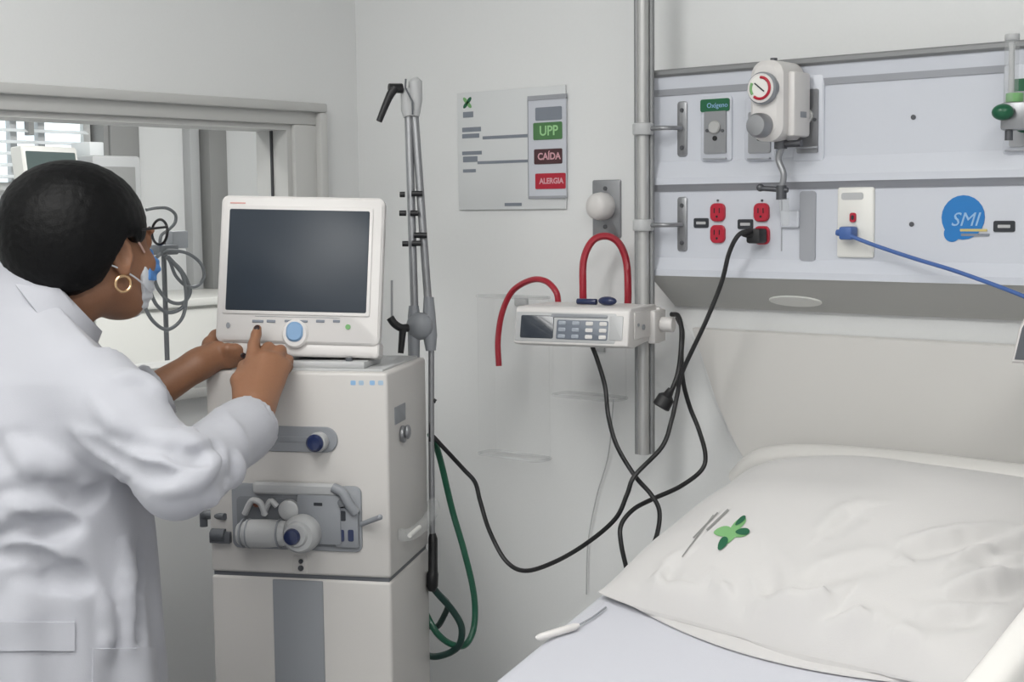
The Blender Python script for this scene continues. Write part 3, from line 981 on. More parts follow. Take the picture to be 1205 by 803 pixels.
c = vpt(341, 600, .006)
b = newbm(); lathe(b, [(.018, -.004), (.018, .008), (.012, .012)], c, (0, -1, 0), 24); obj('small_valve', b, 'vgrey_l', bu)
b = newbm(); tube(b, sweep([vpt(288, 605, .012), vpt(296, 590, .018), vpt(306, 592, .02), vpt(312, 606, .014)], 5), .0055, 9); tube(b, sweep([vpt(310, 606, .012), vpt(318, 590, .018), vpt(326, 596, .016)], 5), .005, 9); obj('silicone_hose', b, 'vgrey_l', bu)
b = newbm(); sphere(b, vpt(302, 592, .01), (.008, .006, .008), seg=12); obj('amber_fitting', b, mat('amber_plastic', '7a4a35', .4), bu)
vplate('unit_slot', 372, 382, 590, 594, 'ink', .011, .0128, .001, bu, 0)
b = newbm(); cyl(b, vpt(402, 592, .01), vpt(402, 592, .016), .007, n=14); obj('unit_button', b, 'vgrey_d', bu)
b = newbm(); cyl(b, vpt(426, 617, .008), vpt(447, 609, .03), .0045, n=12); sphere(b, vpt(447, 609, .03), .005, seg=12); obj('release_lever', b, 'vgrey', bu)
b = newbm()
for y, r in ((661, .004), (669, .005)):
    cyl(b, vpt(354, y, -.002), vpt(354, y, .004), r, n=14)
obj('status_led', b, 'ink', vent)
vplate('led_frame', 344, 362, 653, 676, 'vent', -.002, .0012, .005)
# left side stubs
zz = vf(255, 629).z
b = newbm(); cyl(b, (-VW / 2 + .03, -VD / 2 - .004, zz), (-VW / 2 + .005, -VD / 2 - .004, zz), .011, n=18); box(b, (-VW / 2 + .002, -VD / 2 - .01, zz - .014), (-VW / 2 + .04, -VD / 2 + .002, zz + .006), .002); obj('inlet_block', b, 'vgrey_d', vent)
zz = vf(250, 610).z
b = newbm(); cyl(b, (-VW / 2 - .022, -VD / 2 + .02, zz), (-VW / 2 + .004, -VD / 2 + .02, zz + .004), .009, n=16); cyl(b, (-VW / 2 - .02, -VD / 2 + .02, zz + .008), (-VW / 2 - .02, -VD / 2 + .02, zz - .02), .007, n=14); cyl(b, (-VW / 2 - .02, -VD / 2 + .02, zz + .002), (-VW / 2 + .03, -VD / 2 - .004, zz + .004), .006, n=14); obj('side_connector', b, 'vgrey_d', vent)
# right side fittings
def vside(name, x0, x1, y0, y1, m, z0, z1, r):
    a, c = vs(x0, y0), vs(x1, y1)
    b = newbm(); prism(b, rrect(abs(c.y - a.y), abs(a.z - c.z), r), z0, z1, face_mtx((VW / 2, (a.y + c.y) / 2, (a.z + c.z) / 2), EY, EZ), .001); return obj(name, b, m, vent)


vside('side_label', 464, 477, 480, 494, 'vgrey', -.001, .001, .002)
c = vs(472, 511)
b = newbm(); cyl(b, c, c + Vector((.008, 0, 0)), .015, n=20, bev=.003); sphere(b, c + Vector((.012, 0, .004)), (.006, .01, .013), seg=14); obj('side_latch', b, 'steel', vent)
c = vs(478, 618)
b = newbm(); tube(b, sweep([c + Vector((0, -.05, -.006)), c + Vector((.02, -.045, -.006)), c + Vector((.03, 0, 0)), c + Vector((.03, .07, .01)), c + Vector((.02, .11, .016))], 6), .011, 12); obj('water_trap', b, 'clear2', vent)
b = newbm(); cyl(b, c + Vector((.02, -.05, -.007)), c + Vector((.024, .0, -.003)), .004, n=10); obj('trap_valve', b, 'white', vent)

# ---- monitor
mBL, mBR, mTL = vi @ D(253, 402, 2.425), vi @ D(446, 407, 2.405), vi @ D(257, 229.5, 2.445)
mx = (mBR - mBL).normalized()
mu = mTL - mBL
mu = (mu - mx * mu.dot(mx)).normalized()
mn = mx.cross(mu)            # towards the viewer
MWd, MHt = (mBR - mBL).length, (mTL - mBL).dot(mu)
mm_ = Matrix((mx, mu, mn)).transposed().to_4x4()
mm_.translation = mBL


def mp(x, y):
    w = hit(x, y, vm @ mBL, (vm.to_3x3() @ mn))
    q = mm_.inverted() @ (vi @ w)
    return q.x, q.y


def mplate(name, x0, x1, y0, y1, m, z0, z1, r, parent, bev=.0005):
    a, c = mp(x0, y0), mp(x1, y1)
    b = newbm(); prism(b, rrect(c[0] - a[0], a[1] - c[1], r), z0, z1, mm_ @ Matrix.Translation(((a[0] + c[0]) / 2, (a[1] + c[1]) / 2, 0)), bev)
    return obj(name, b, m, parent)


b = newbm(); prism(b, rrect(MWd, MHt, .012, 6, MWd / 2, MHt / 2), -.022, 0, mm_, .004); mon = obj('monitor', b, 'vent_l', vent)
b = newbm(); prism(b, rrect(MWd - .02, MHt - .03, .014, 6, MWd / 2 + .004, MHt / 2 - .004), -.06, -.02, mm_); obj('monitor_back', b, 'vent_l', mon)
a = mp(271, 246); c = mp(431, 369)
sw, sh = c[0] - a[0], a[1] - c[1]
sc_ = ((a[0] + c[0]) / 2, (a[1] + c[1]) / 2)
for nm, w, h, m, z0, z1 in (('screen_border', sw + .012, sh + .012, 'vent_l', -.004, .0022), ('screen', sw, sh, 'screen', -.002, .003)):
    b = newbm(); prism(b, rrect(w, h, .003, 4, *sc_), z0, z1, mm_, .0008); obj(nm, b, m, mon)
for x0, x1 in ((297, 310), (314, 324), (335, 362), (372, 382), (392, 400)):
    mplate('soft_key', x0, x1, 376.5, 380, 'inkgrey', -.001, .0016, .001, mon)
mplate('key_strip', 300, 400, 371.5, 375, 'vgrey_l', -.001, .001, .001, mon)
a = mp(347, 397)
b = newbm(); prism(b, ell(.023, .025, 28, a[0], a[1] + .006), -.012, .004, mm_, .003); obj('knob_bezel', b, 'vent_l', mon)
b = newbm(); prism(b, rrect(.029, .034, .0135, 8, a[0], a[1] + .009), .004, .0085, mm_, .003); obj('dial_button', b, 'bluebtn', mon)
a = mp(409.5, 385)
b = newbm(); prism(b, ell(.0045, .0045, 18, *a), -.001, .0015, mm_); obj('green_key', b, 'lglogo', mon)
a = mp(268.5, 383)
b = newbm(); prism(b, ell(.0035, .005, 14, *a), -.001, .0015, mm_); obj('power_key', b, 'vgrey', mon)
mplate('red_mark', 271, 289, 238, 240, mat('pale_red_print', 'cf9a94', .6), -.001, .0006, .0006, mon)
# chin below the monitor and foot
b = newbm(); prism(b, rrect(MWd - .03, .03, .008, 5, MWd / 2 + .014, -.006), -.05, -.006, mm_, .003); obj('monitor_chin', b, 'vent_l', mon)
f0 = mm_ @ Vector((MWd * .52, -.012, -.04))
b = newbm(); box(b, (f0.x - .105, f0.y - .04, zV + .003), (f0.x + .12, f0.y + .06, zV + .016), .004); obj('monitor_foot', b, 'vgrey_l', vent)
b = newbm(); tube(b, [Vector((f0.x, f0.y + .03, zV + .01)), f0 + Vector((0, .02, .03))], .022, 18); obj('monitor_neck', b, 'vgrey_l', vent)
b = newbm(); cyl(b, (f0.x + .09, f0.y - .03, zV + .016), (f0.x + .09, f0.y - .03, zV + .022), .006, n=12); obj('foot_screw', b, 'vgrey_d', vent)

# ---- support arm (behind the right rear edge)
AD = 2.63
arm = newbm()
jT, jB = vl(484, 118, AD), vl(488, 384, AD)
tube(arm, [vl(479.5, 105, AD), vl(480.5, 130, AD), vl(482, 137, AD)], [.013, .0135, .012], 16)
tube(arm, [vl(487.5, 92, AD - .004), vl(488.5, 96, AD - .004), vl(489, 118, AD - .004), vl(488, 137, AD - .004)], [.007, .013, .013, .009], 16)
ja = obj('arm_joint', arm, 'vgrey_l', vent)
b = newbm(); tube(b, sweep([vl(465, 103, AD - .02), vl(459, 112, AD - .02), vl(452, 128, AD - .02), vl(446, 143, AD - .02)], 4), [.0085, .0085, .008, .0078, .0075, .007, .0068, .0066, .0064, .0062, .006, .0058, .0058], 12); cyl(b, vl(458, 104, AD - .02), vl(473, 104, AD - .01), .009, n=14); obj('clamp_lever', b, 'black', ja)
b = newbm(); tube(b, [vl(477.5, 93, AD - .022), vl(477, 103, AD - .022), vl(482, 113, AD - .022), vl(485.5, 120, AD - .022), vl(485.5, 135, AD - .02)], .0018, 6); obj('joint_seam', b, 'vgrey_d', ja)
for x0, x1, xb in ((480.5, 488, 479.5), (487.5, 505, 492)):
    b = newbm(); tube(b, [vl(x0, 130, AD), vl(x1, 372, AD)], .0075, 14); obj('arm_tube', b, 'steel', vent)
for x, y, w in ((473.5, 229, 3), (491, 228, 6.5), (474, 251, 4), (487.5, 251, 4.5), (495, 277, 7.5), (477, 287, 3.5), (490, 286.5, 5.5)):
    b = newbm(); tube(b, [vl(x - w, y, AD - .012), vl(x + w, y, AD - .012)], .0052, 12); obj('hose_clip', b, 'black', vent)
b = newbm()
tube(b, [vl(487, 360, AD), vl(487, 372, AD), vl(487, 395, AD), vl(487, 430, AD)], [.0095, .0115, .0115, .0105], 16)
tube(b, [vl(504.5, 350, AD), vl(505, 370, AD), vl(506, 395, AD), vl(507, 413, AD)], [.0095, .012, .0135, .0095], 16)
sphere(b, vl(494, 384, AD - .006), (.026, .018, .026), seg=18)
jb = obj('arm_joint', b, 'vgrey', vent)
b = newbm(); tube(b, sweep([vl(459, 374, AD - .03), vl(464, 381, AD - .03), vl(472, 386, AD - .026), vl(480, 386, AD - .02)], 4), .0075, 12); tube(b, [vl(474, 388, AD - .026), vl(471.5, 416, AD - .026)], [.007, .0055], 12); obj('clamp_lever', b, 'black', jb)
b = newbm(); tube(b, [vl(461, 330, AD + .01), vl(461, 376, AD + .01)], .0022, 8); obj('guide_rod', b, 'steel', jb)
b = newbm(); tube(b, [vl(487, 428, AD), Vector((vl(487, 428, AD).x, vl(487, 428, AD).y, zV - .03))], .0105, 14); obj('arm_post', b, 'vgrey_l', vent)
lp = vl(507.5, 413, AD)
b = newbm(); tube(b, [lp, vl(507.5, 520, AD), vl(509, 640, AD)], .0058, 12); obj('lower_tube', b, 'steel', vent)
b = newbm(); tube(b, [vl(508, 470, AD), vl(513, 473, AD)], .004, 10); obj('hose_clip', b, 'black', vent)
b = newbm(); tube(b, [vl(509, 628, AD), vl(509.5, 634, AD), vl(509.5, 672, AD), vl(509, 676, AD), vl(508.5, 690, AD), vl(508, 696, AD)], [.006, .0085, .009, .011, .011, .006], 14); obj('gas_connector', b, 'black', vent)
b = newbm(); tube(b, [lp, vl(506, 520, AD - .004)], .0022, 8); obj('cable_run', b, 'black', vent)

# ---- green and black hoses behind the ventilator
cable('gas_hose', [D(506, 511, 2.645), D(512, 522, 2.66), D(519, 545, 2.68), D(532, 600, 2.7), D(545, 645, 2.7), D(556, 690, 2.7), D(559, 720, 2.7), D(556, 745, 2.69), D(546, 760, 2.68), D(530, 758, 2.67), D(514, 745, 2.66), D(502, 724, 2.67), D(496, 710, 2.69)], .0062, 'greenhose', 'dark green gas hose falling from the ventilator side in a long loop', 'hose', 'gas hoses')
cable('gas_hose', [D(508, 690, 2.64), D(516, 700, 2.65), D(532, 718, 2.66), D(543, 738, 2.66), D(541, 758, 2.66), D(530, 768, 2.67), D(512, 773, 2.68), D(497, 770, 2.7), D(490, 765, 2.72)], .0066, mat('dark_hose', '1d3b36', .4), 'blackish green gas hose in a low loop under the black connector', 'hose', 'gas hoses')
cable('gas_hose', [D(508, 692, 2.655), D(520, 703, 2.68), D(527, 712, 2.69), D(522, 726, 2.69), D(514, 738, 2.7), D(504, 736, 2.71), D(496, 725, 2.72)], .0058, mat('dark_hose2', '20332f', .4), 'short dark hose curling back behind the ventilator', 'hose', 'gas hoses')

# ------------------------------------------------------------------ bed
BX0, BX1 = 1.10, 1.95
SL = .268
BY0 = -.155                      # head end of mattress
def bedz(y):
    return 1.03 + SL * (y + .158) if y > -.95 else 1.03 + SL * (-.95 + .158)


bed = thing('hospital_bed', 'white adjustable hospital bed with its backrest raised against the head wall', 'bed', ((BX0 + BX1) / 2, -1.15, 0))
# mattress: swept cross-section with rounded edges along the bent bed line
ys = list(np.linspace(BY0, -.85, 24)) + list(np.linspace(-.87, -1.03, 9)) + list(np.linspace(-1.08, -2.1, 14))


def bz(y):
    t = max(0, min(1, (-.87 - y) / .16))
    zz0 = 1.03 + SL * (y + .158)
    if y > -.87:
        return zz0
    zf = 1.03 + SL * (-.95 + .158)
    return (1.03 + SL * (-.87 + .158)) * (1 - t) + zf * t if y > -1.03 else zf


TH = .15
b = newbm()
prof = [(BX0 - 0.0 + p[0], p[1]) for p in rrect(BX1 - BX0, TH, .035, 6, (BX1 - BX0) / 2, -TH / 2)]
rings = []
for i, y in enumerate(ys):
    e = min(i, len(ys) - 1 - i)
    ins = {0: .02, 1: .006}.get(e, 0)
    z = bz(y)
    rings.append([b.verts.new((BX0 + (x - BX0 - .425) * (1 - ins / .425) + .425, y, z - TH / 2 + (q + TH / 2) * (1 - ins * 2 / TH))) for x, q in prof])
nn = len(prof)
for A, Bq in zip(rings, rings[1:]):
    for k in range(nn):
        b.faces.new((A[k], A[(k + 1) % nn], Bq[(k + 1) % nn], Bq[k]))
b.faces.new(rings[0]); b.faces.new(rings[-1])
obj('mattress', b, 'sheet', bed, world=True)
# deck, frame, legs
b = newbm()
for ya, yb in ((BY0 - .01, -.93), (-.97, -2.1)):
    za, zb2 = bz(ya) - TH, bz(yb) - TH
    vv_ = [b.verts.new(p) for p in ((BX0 + .02, ya, za), (BX1 - .02, ya, za), (BX1 - .02, yb, zb2), (BX0 + .02, yb, zb2), (BX0 + .02, ya, za - .03), (BX1 - .02, ya, za - .03), (BX1 - .02, yb, zb2 - .03), (BX0 + .02, yb, zb2 - .03))]
    for f in ((0, 1, 2, 3), (4, 5, 6, 7), (0, 1, 5, 4), (1, 2, 6, 5), (2, 3, 7, 6), (3, 0, 4, 7)):
        b.faces.new([vv_[i] for i in f])
obj('deck', b, 'bed', bed, world=True)
b = newbm(); box(b, (BX0 + .04, -2.12, .52), (BX0 + .1, -.2, .6), .008); box(b, (BX1 - .1, -2.12, .52), (BX1 - .04, -.2, .6), .008); box(b, (BX0 + .1, -.3, .52), (BX1 - .1, -.24, .6), .008); box(b, (BX0 + .1, -2.1, .52), (BX1 - .1, -2.04, .6), .008); obj('frame', b, 'bedsteel', bed, world=True)
for yy in (-.5, -1.8):
    b = newbm(); box(b, (BX0 + .36, yy - .05, .12), (BX0 + .5, yy + .05, .66), .01); obj('lift_column', b, 'bedsteel', bed, world=True)
b = newbm(); box(b, (BX0 + .08, -2.0, .12), (BX1 - .08, -.3, .2), .02); obj('chassis', b, 'bed', bed, world=True)
for x in (BX0 + .12, BX1 - .12):
    for yy in (-.38, -1.9):
        b = newbm(); cyl(b, (x - .02, yy, .06), (x + .02, yy, .06), .06, n=22, bev=.008); cw = obj('caster', b, 'black', bed, world=True)
        b = newbm(); cyl(b, (x, yy, .07), (x, yy, .13), .018, n=14); obj('caster_fork', b, 'bedsteel', cw, world=True)
for k, x in enumerate((BX0 + .25, BX1 - .25)):
    b = newbm(); tube(b, [(x, -.55, .58), (x, -.3, bz(-.3) - TH - .02)], .016, 12); obj('backrest_strut', b, 'bedsteel', bed, world=True)
# headboard: tall moulded board standing just off the wall with a slanted left edge
hbz = lambda x, y: WY(x, y, -.03)
outl = [hbz(814, 386), hbz(826, 420), hbz(842, 470), hbz(862, 515), hbz(884, 556), hbz(893, 590), hbz(897, 660)]
b = newbm()
pl_ = [(p.x, p.z) for p in outl] + [(outl[-1].x, .62), (1.97, .62), (1.99, .7), (1.99, outl[0].z - .02), (1.97, outl[0].z)]
prism(b, pl_, 0, .02, Matrix(((1, 0, 0, 0), (0, 0, -1, -.012), (0, 1, 0, 0), (0, 0, 0, 1))), .004)
hb = obj('headboard', b, 'bed', bed, world=True)
# rolled rim at the head end, behind the pillow
rim = [WY(872, 566, -.1), WY(884, 553, -.105), WY(903, 543, -.11), WY(940, 540, -.115), WY(1000, 543, -.12), WY(1100, 553, -.12), WY(1205, 566, -.12), Vector((1.9, -.12, WY(1205, 566, -.12).z + .0))]
b = newbm(); tube(b, sweep(rim, 6), .026, 14); obj('head_bolster', b, 'bed', bed, world=True)
b = newbm(); box(b, (BX0 + .03, -2.15, .55), (BX1 - .03, -2.11, 1.08), .02, 3); obj('footboard', b, 'bed', bed, world=True)
# raised side rail on the near side (follows the backrest)
ra, rb_ = D(1205, 716, 1.215), D(1112, 806, 1.12)
RXX = (ra.x + rb_.x) / 2
sl = (ra.z - rb_.z) / (ra.y - rb_.y)
def rz(y):
    return ra.z + sl * (y - ra.y)
b = newbm()
ry0, ry1 = -.55, -1.45
prof_y = [(ry0, rz(ry0)), (ry1, rz(ry1)), (ry1 - .05, rz(ry1) - .05), (ry1 - .05, rz(ry1) - .3), (ry1, rz(ry1) - .34), (ry0, rz(ry0) - .34), (ry0 + .05, rz(ry0) - .3), (ry0 + .05, rz(ry0) - .05)]
t = bmesh.new()
A = [t.verts.new((RXX, y, z)) for y, z in prof_y]; B_ = [t.verts.new((RXX + .035, y, z)) for y, z in prof_y]
for k in range(8):
    t.faces.new((A[k], A[(k + 1) % 8], B_[(k + 1) % 8], B_[k]))
t.faces.new(A); t.faces.new(B_)
bmesh.ops.recalc_face_normals(t, faces=t.faces)
bmesh.ops.bevel(t, geom=list(t.edges), offset=.011, segments=3, profile=.5, affect='EDGES')
_merge(b, t)
obj('side_rail', b, 'bed', bed, world=True)
for yy in (-.75, -1.2):
    b = newbm(); tube(b, [(RXX + .02, yy, rz(yy) - .3), (BX1 - .07, yy, .6)], .014, 12); obj('rail_post', b, 'bedsteel', bed, world=True)

# clear plastic strap along the mattress edge
def bedhit(x, y, h=0.0):
    nb = Vector((0, -SL, 1)); k = 1.03 + SL * .158 + h
    d = ray(x, y)
    return CAM + d * ((k - nb.dot(CAM)) / nb.dot(d))


cs = thing('plastic_strap', 'clear plastic strap lying on the mattress edge next to the pillow', 'strap', bedhit(660, 740, .005))
b = newbm()
Lp = [(629, 748), (650, 738), (680, 722), (712, 700), (745, 680)]
Rp = [(640, 755), (664, 746), (684, 738), (712, 708), (750, 684)]
b.free()
b = sheet([[bedhit(x, y, .006) for x, y in Lp], [bedhit(x, y, .009) for x, y in Rp]], .002)
obj('band', b, 'clear', cs, world=True)
b = newbm(); tube(b, [bedhit(631, 751, .007), bedhit(636, 750, .008), bedhit(676, 738, .008), bedhit(681, 736, .007)], [.003, .0055, .0055, .003], 10); obj('end_clip', b, 'vent_l', cs, world=True)
b = newbm(); tube(b, [bedhit(681, 736, .005), bedhit(697, 727, .005), bedhit(713, 715, .005)], .0015, 8); obj('cord', b, 'vgrey', cs, world=True)
b = newbm(); tube(b, [bedhit(733, 689, .012), bedhit(738, 684, .014), bedhit(750, 681, .014)], [.004, .005, .004], 10); obj('buckle', b, 'vgrey', cs, world=True)

# ------------------------------------------------------------------ pillow
NU, NV = 170, 130
A00, A10, A11, A01 = Vector((1.125, -.615, 0)), Vector((1.765, -.665, 0)), Vector((1.765, -.15, 0)), Vector((1.135, -.165, 0))
uu = np.linspace(-1, 1, NU)[:, None] * np.ones((1, NV))
vv2 = np.ones((NU, 1)) * np.linspace(-1, 1, NV)[None, :]
# edges pull in between the corners
pin = .045
us = uu * (1 - pin * (1 - vv2 ** 2) * np.abs(uu) ** 3)
ws = vv2 * (1 - .05 * (1 - uu ** 2) * np.abs(vv2) ** 3 * (vv2 > 0)) - (.07 * (1 - uu ** 2) ** .7 + .018 * np.sin(uu * 7 + 1) * (1 - uu ** 2)) * (vv2 < 0) * np.abs(vv2) ** 2
s_, t_ = (us + 1) / 2, (ws + 1) / 2
def bil(k):
    return (1 - s_) * (1 - t_) * A00[k] + s_ * (1 - t_) * A10[k] + s_ * t_ * A11[k] + (1 - s_) * t_ * A01[k]


PXg, PYg = bil(0), bil(1)
prof_ = ((1 - np.abs(uu) ** 2.6).clip(0)) ** .55 * ((1 - np.abs(vv2) ** 2.4).clip(0)) ** .6
H = .125 * prof_ * (1 + .1 * uu - .04 * vv2)
# folds: photo polylines are carried over to the cloth's own (u, v) and pressed in as creases
b0 = np.stack([PXg, PYg, 1.03 + SL * (PYg + .158) + .012 + H * .93], -1) - np.array(CAM)
zc_ = b0 @ np.array(FW)
qx, qy = 602.5 + FPX * (b0 @ np.array(RT)) / zc_, 401.5 + FPX * (b0 @ np.array(DN)) / zc_


def uv_at(x, y):
    k = np.argmin((qx - x) ** 2 + (qy - y) ** 2)
    return uu.flat[k], vv2.flat[k]


FOLDS = [([(880, 752), (920, 747), (960, 735), (988, 712)], .06, .028), ([(888, 770), (943, 771), (993, 766), (1030, 748)], .05, .034), ([(745, 716), (784, 731), (830, 735), (865, 728)], .05, .028), ([(951, 687), (993, 666), (1044, 659)], .06, .008), ([(968, 630), (993, 611), (1020, 600)], .06, .007),
         ([(1060, 650), (1090, 640), (1152, 630), (1199, 626)], .05, .012), ([(1123, 661), (1182, 640), (1230, 630)], .045, .011), ([(1100, 706), (1150, 695), (1194, 682), (1230, 670)], .05, .014), ([(1090, 728), (1130, 722), (1161, 716)], .045, .012), 
         ([(820, 690), (835, 700), (840, 725)], .05, .009), ([(775, 700), (790, 670), (805, 655)], .05, .007), ([(900, 650), (915, 690), (905, 720)], .07, .006), ([(1040, 760), (1070, 780), (1085, 800)], .05, .012), ([(1000, 790), (1040, 785), (1060, 775)], .045, .012), ([(870, 690), (880, 715), (875, 735)], .05, .006), ([(760, 690), (768, 705), (780, 715)], .05, .007), ([(1150, 650), (1190, 660), (1220, 655)], .05, .010)]
wr = np.zeros_like(H)
for pts_, w, amp in FOLDS:
    Q = [uv_at(v.x, v.y) for v in sweep([Vector((a, c, 0)) for a, c in pts_], 4)]
    best = np.full(H.shape, 9.0); sd_ = np.zeros_like(H); env = np.zeros_like(H)
    for i_ in range(len(Q) - 1):
        (x0, y0), (x1, y1) = Q[i_], Q[i_ + 1]
        dx, dy = x1 - x0, y1 - y0
        L2 = max(dx * dx + dy * dy, 1e-9)
        k = (((uu - x0) * dx + (vv2 - y0) * dy) / L2).clip(0, 1)
        ex, ey = uu - x0 - k * dx, vv2 - y0 - k * dy
        d_ = np.hypot(ex, ey)
        m_ = d_ < best
        best = np.where(m_, d_, best)
        sd_ = np.where(m_, np.sign(dx * ey - dy * ex) * d_, sd_)
        env = np.where(m_, np.sin(PI * (i_ + k + .25) / (len(Q) - .5)).clip(0) ** .6, env)
    wr += 1.35 * amp * env * (1.5 * (sd_ / w) * np.exp(-(sd_ / w) ** 2) - .5 * np.exp(-(best / (w * .5)) ** 2))
rng = np.random.RandomState(3)
for i in range(14):
    a_, f_, ph = rng.uniform(0, PI), rng.uniform(3, 9), rng.uniform(0, 6)
    wr += .0011 * np.sin((uu * math.cos(a_) + vv2 * math.sin(a_)) * f_ + ph + 1.2 * np.sin(uu * 3 + vv2 * 2 + ph))
edge = np.minimum(1 - np.abs(uu), 1 - np.abs(vv2))
wr *= np.clip(edge / .08, 0.2, 1)
base = 1.03 + SL * (PYg + .158)
top = base + .012 + H * .93 + wr
bot = base + .002 + .0 * H
verts, faces = [], []
for i in range(NU):
    for j in range(NV):
        verts.append((PXg[i, j], PYg[i, j], top[i, j]))
off = len(verts)
for i in range(NU):
    for j in range(NV):
        e = .012 * (1 - min(1, edge[i, j] / .06))
        verts.append((PXg[i, j], PYg[i, j], bot[i, j] + e))
ix = lambda i, j: i * NV + j
for i in range(NU - 1):
    for j in range(NV - 1):
        faces.append((ix(i, j), ix(i + 1, j), ix(i + 1, j + 1), ix(i, j + 1)))
        faces.append((off + ix(i, j), off + ix(i, j + 1), off + ix(i + 1, j + 1), off + ix(i + 1, j)))
for i in range(NU - 1):
    faces.append((ix(i, 0), off + ix(i, 0), off + ix(i + 1, 0), ix(i + 1, 0)))
    faces.append((ix(i + 1, NV - 1), off + ix(i + 1, NV - 1), off + ix(i, NV - 1), ix(i, NV - 1)))
for j in range(NV - 1):
    faces.append((ix(0, j + 1), off + ix(0, j + 1), off + ix(0, j), ix(0, j)))
    faces.append((ix(NU - 1, j), off + ix(NU - 1, j), off + ix(NU - 1, j + 1), ix(NU - 1, j + 1)))
pil = thing('pillow', 'white pillow with a green leaf emblem lying on the raised bed end', 'pillow', (1.46, -.42, 1.03 + SL * (-.42 + .158)))
obj('pillow_case', (verts, [], faces), 'pillow', pil, world=True, sharp=80)
bvh = BVHTree.FromPolygons([Vector(v) for v in verts], faces)
# case flap: a second hem lying under the front edge
b = newbm()
b.free()
fl = []
for k in range(40):
    s = k / 39
    x = 1.15 + .58 * s
    y = -.585 - .055 * s - .05 * math.sin(PI * min(1, s * 1.1)) ** .8 - .012
    z = 1.03 + SL * (y + .158) + .008
    fl.append([Vector((x, y, z)), Vector((x, y + .05, z + .016 + .004 * math.sin(s * 17))), Vector((x, y + .12, z + .04))])
b = sheet(fl, .005)
obj('case_flap', b, 'pillow', pil, world=True, sharp=80)


def pillow_at(x, y):
    h = bvh.ray_cast(CAM, ray(x, y).normalized())
    return h[0], h[1]


lc, ln = pillow_at(862, 627)


def decal(name, poly, m, sub=1):
    """flat print: polygon given in photo pixels is laid onto the pillow's surface along the cloth"""
    b = newbm()
    c = (sum(p[0] for p in poly) / len(poly), sum(p[1] for p in poly) / len(poly))
    rows = []
    for f in (1, .66, .33):
        r = []
        for x, y in poly:
            h, nrm = pillow_at(c[0] + (x - c[0]) * f, c[1] + (y - c[1]) * f)
            r.append(b.verts.new(h + nrm * .0012))
        rows.append(r)
    h, nrm = pillow_at(*c)
    cv = b.verts.new(h + nrm * .0012)
    n = len(poly)
    for P, Q in zip(rows, rows[1:]):
        for k in range(n):
            b.faces.new((P[k], P[(k + 1) % n], Q[(k + 1) % n], Q[k]))
    for k in range(n):
        b.faces.new((rows[-1][k], rows[-1][(k + 1) % n], cv))
    return obj(name, b, m, pil, world=True, sharp=80)


def leaf(cx, cy, L, w, ang):
    a = math.radians(ang)
    o = []
    for k in range(18):
        q = 2 * PI * k / 18
        x, y = L * math.cos(q), w * math.sin(q) * (1 + .25 * math.cos(q))
        o.append((cx + x * math.cos(a) - y * math.sin(a), cy + x * math.sin(a) + y * math.cos(a)))
    return o


decal('emblem_leaf', leaf(851, 626.5, 11, 6, -8), 'lglogo')
decal('emblem_leaf', leaf(860.5, 631, 12, 5, -55), 'lglogo')
decal('emblem_leaf', leaf(868, 619, 13, 4.6, -42), 'lglogo')
decal('emblem_leaf', leaf(868, 628, 13, 5.2, -4), 'lglogo')
for o_ in (leaf(871.5, 614, 8, 2.8, -42), leaf(874, 627, 8.5, 4, -4), leaf(850.5, 641, 9, 4.6, -58)):
    q = decal('emblem_leaf', o_, 'dglogo')
    q.data.transform(Matrix.Translation((.0003, -.0004, .0008)))
for (xa, ya), (xb, yb), w in (((857.5, 600.5), (832, 625), 1.3), ((845, 604), (816, 634), .9), ((840, 607), (803, 656), .8)):
    nx, ny = -(yb - ya), xb - xa
    L_ = math.hypot(nx, ny)
    nx, ny = nx / L_ * w, ny / L_ * w
    poly = [(xa + (xb - xa) * k / 6 + nx, ya + (yb - ya) * k / 6 + ny) for k in range(7)] + [(xb + (xa - xb) * k / 6 - nx, yb + (ya - yb) * k / 6 - ny) for k in range(7)]
    decal('emblem_text', poly, 'tgrey')

# ------------------------------------------------------------------ handset device at the right edge, on its arm from the panel
hd0 = WY(1215, 402, -.24)
hd = thing('bedside_handset', 'white rimmed dark bedside handset at the right edge below the panel', 'handset', hd0 - Vector((0, 0, .04)))
a0 = WY(1190, 402, -.24)
hm = face_mtx(a0 + Vector((.06, 0, 0)), EX, EZ)
def hdpoly(g):
    return [(-.06 + g, -.032 + g), (.07 - g, -.032 + g), (.07 - g, .045 - g), (-.038 + g * .6, .045 - g), (-.05 + g, .02)]
b = newbm(); prism(b, hdpoly(0), -.02, .0, hm, .003); obj('case', b, 'vent_l', hd, world=True)
b = newbm(); prism(b, hdpoly(.006), -.004, .002, hm); obj('face', b, 'vgrey_d', hd, world=True)
b = newbm(); tube(b, sweep([hm @ Vector((.03, .0, -.02)), hm @ Vector((.03, .02, -.06)), hm @ Vector((.03, .1, -.12)), Vector(((hm @ Vector((.03, 0, 0))).x, -.1, zE + .05))], 5), .009, 12); obj('holder_arm', b, 'vgrey_l', hd, world=True)
b = newbm(); cyl(b, hm @ Vector((-.04, -.03, -.012)), hm @ Vector((-.036, -.045, -.012)), .006, n=12); obj('cable_gland', b, 'vgrey_l', hd, world=True)

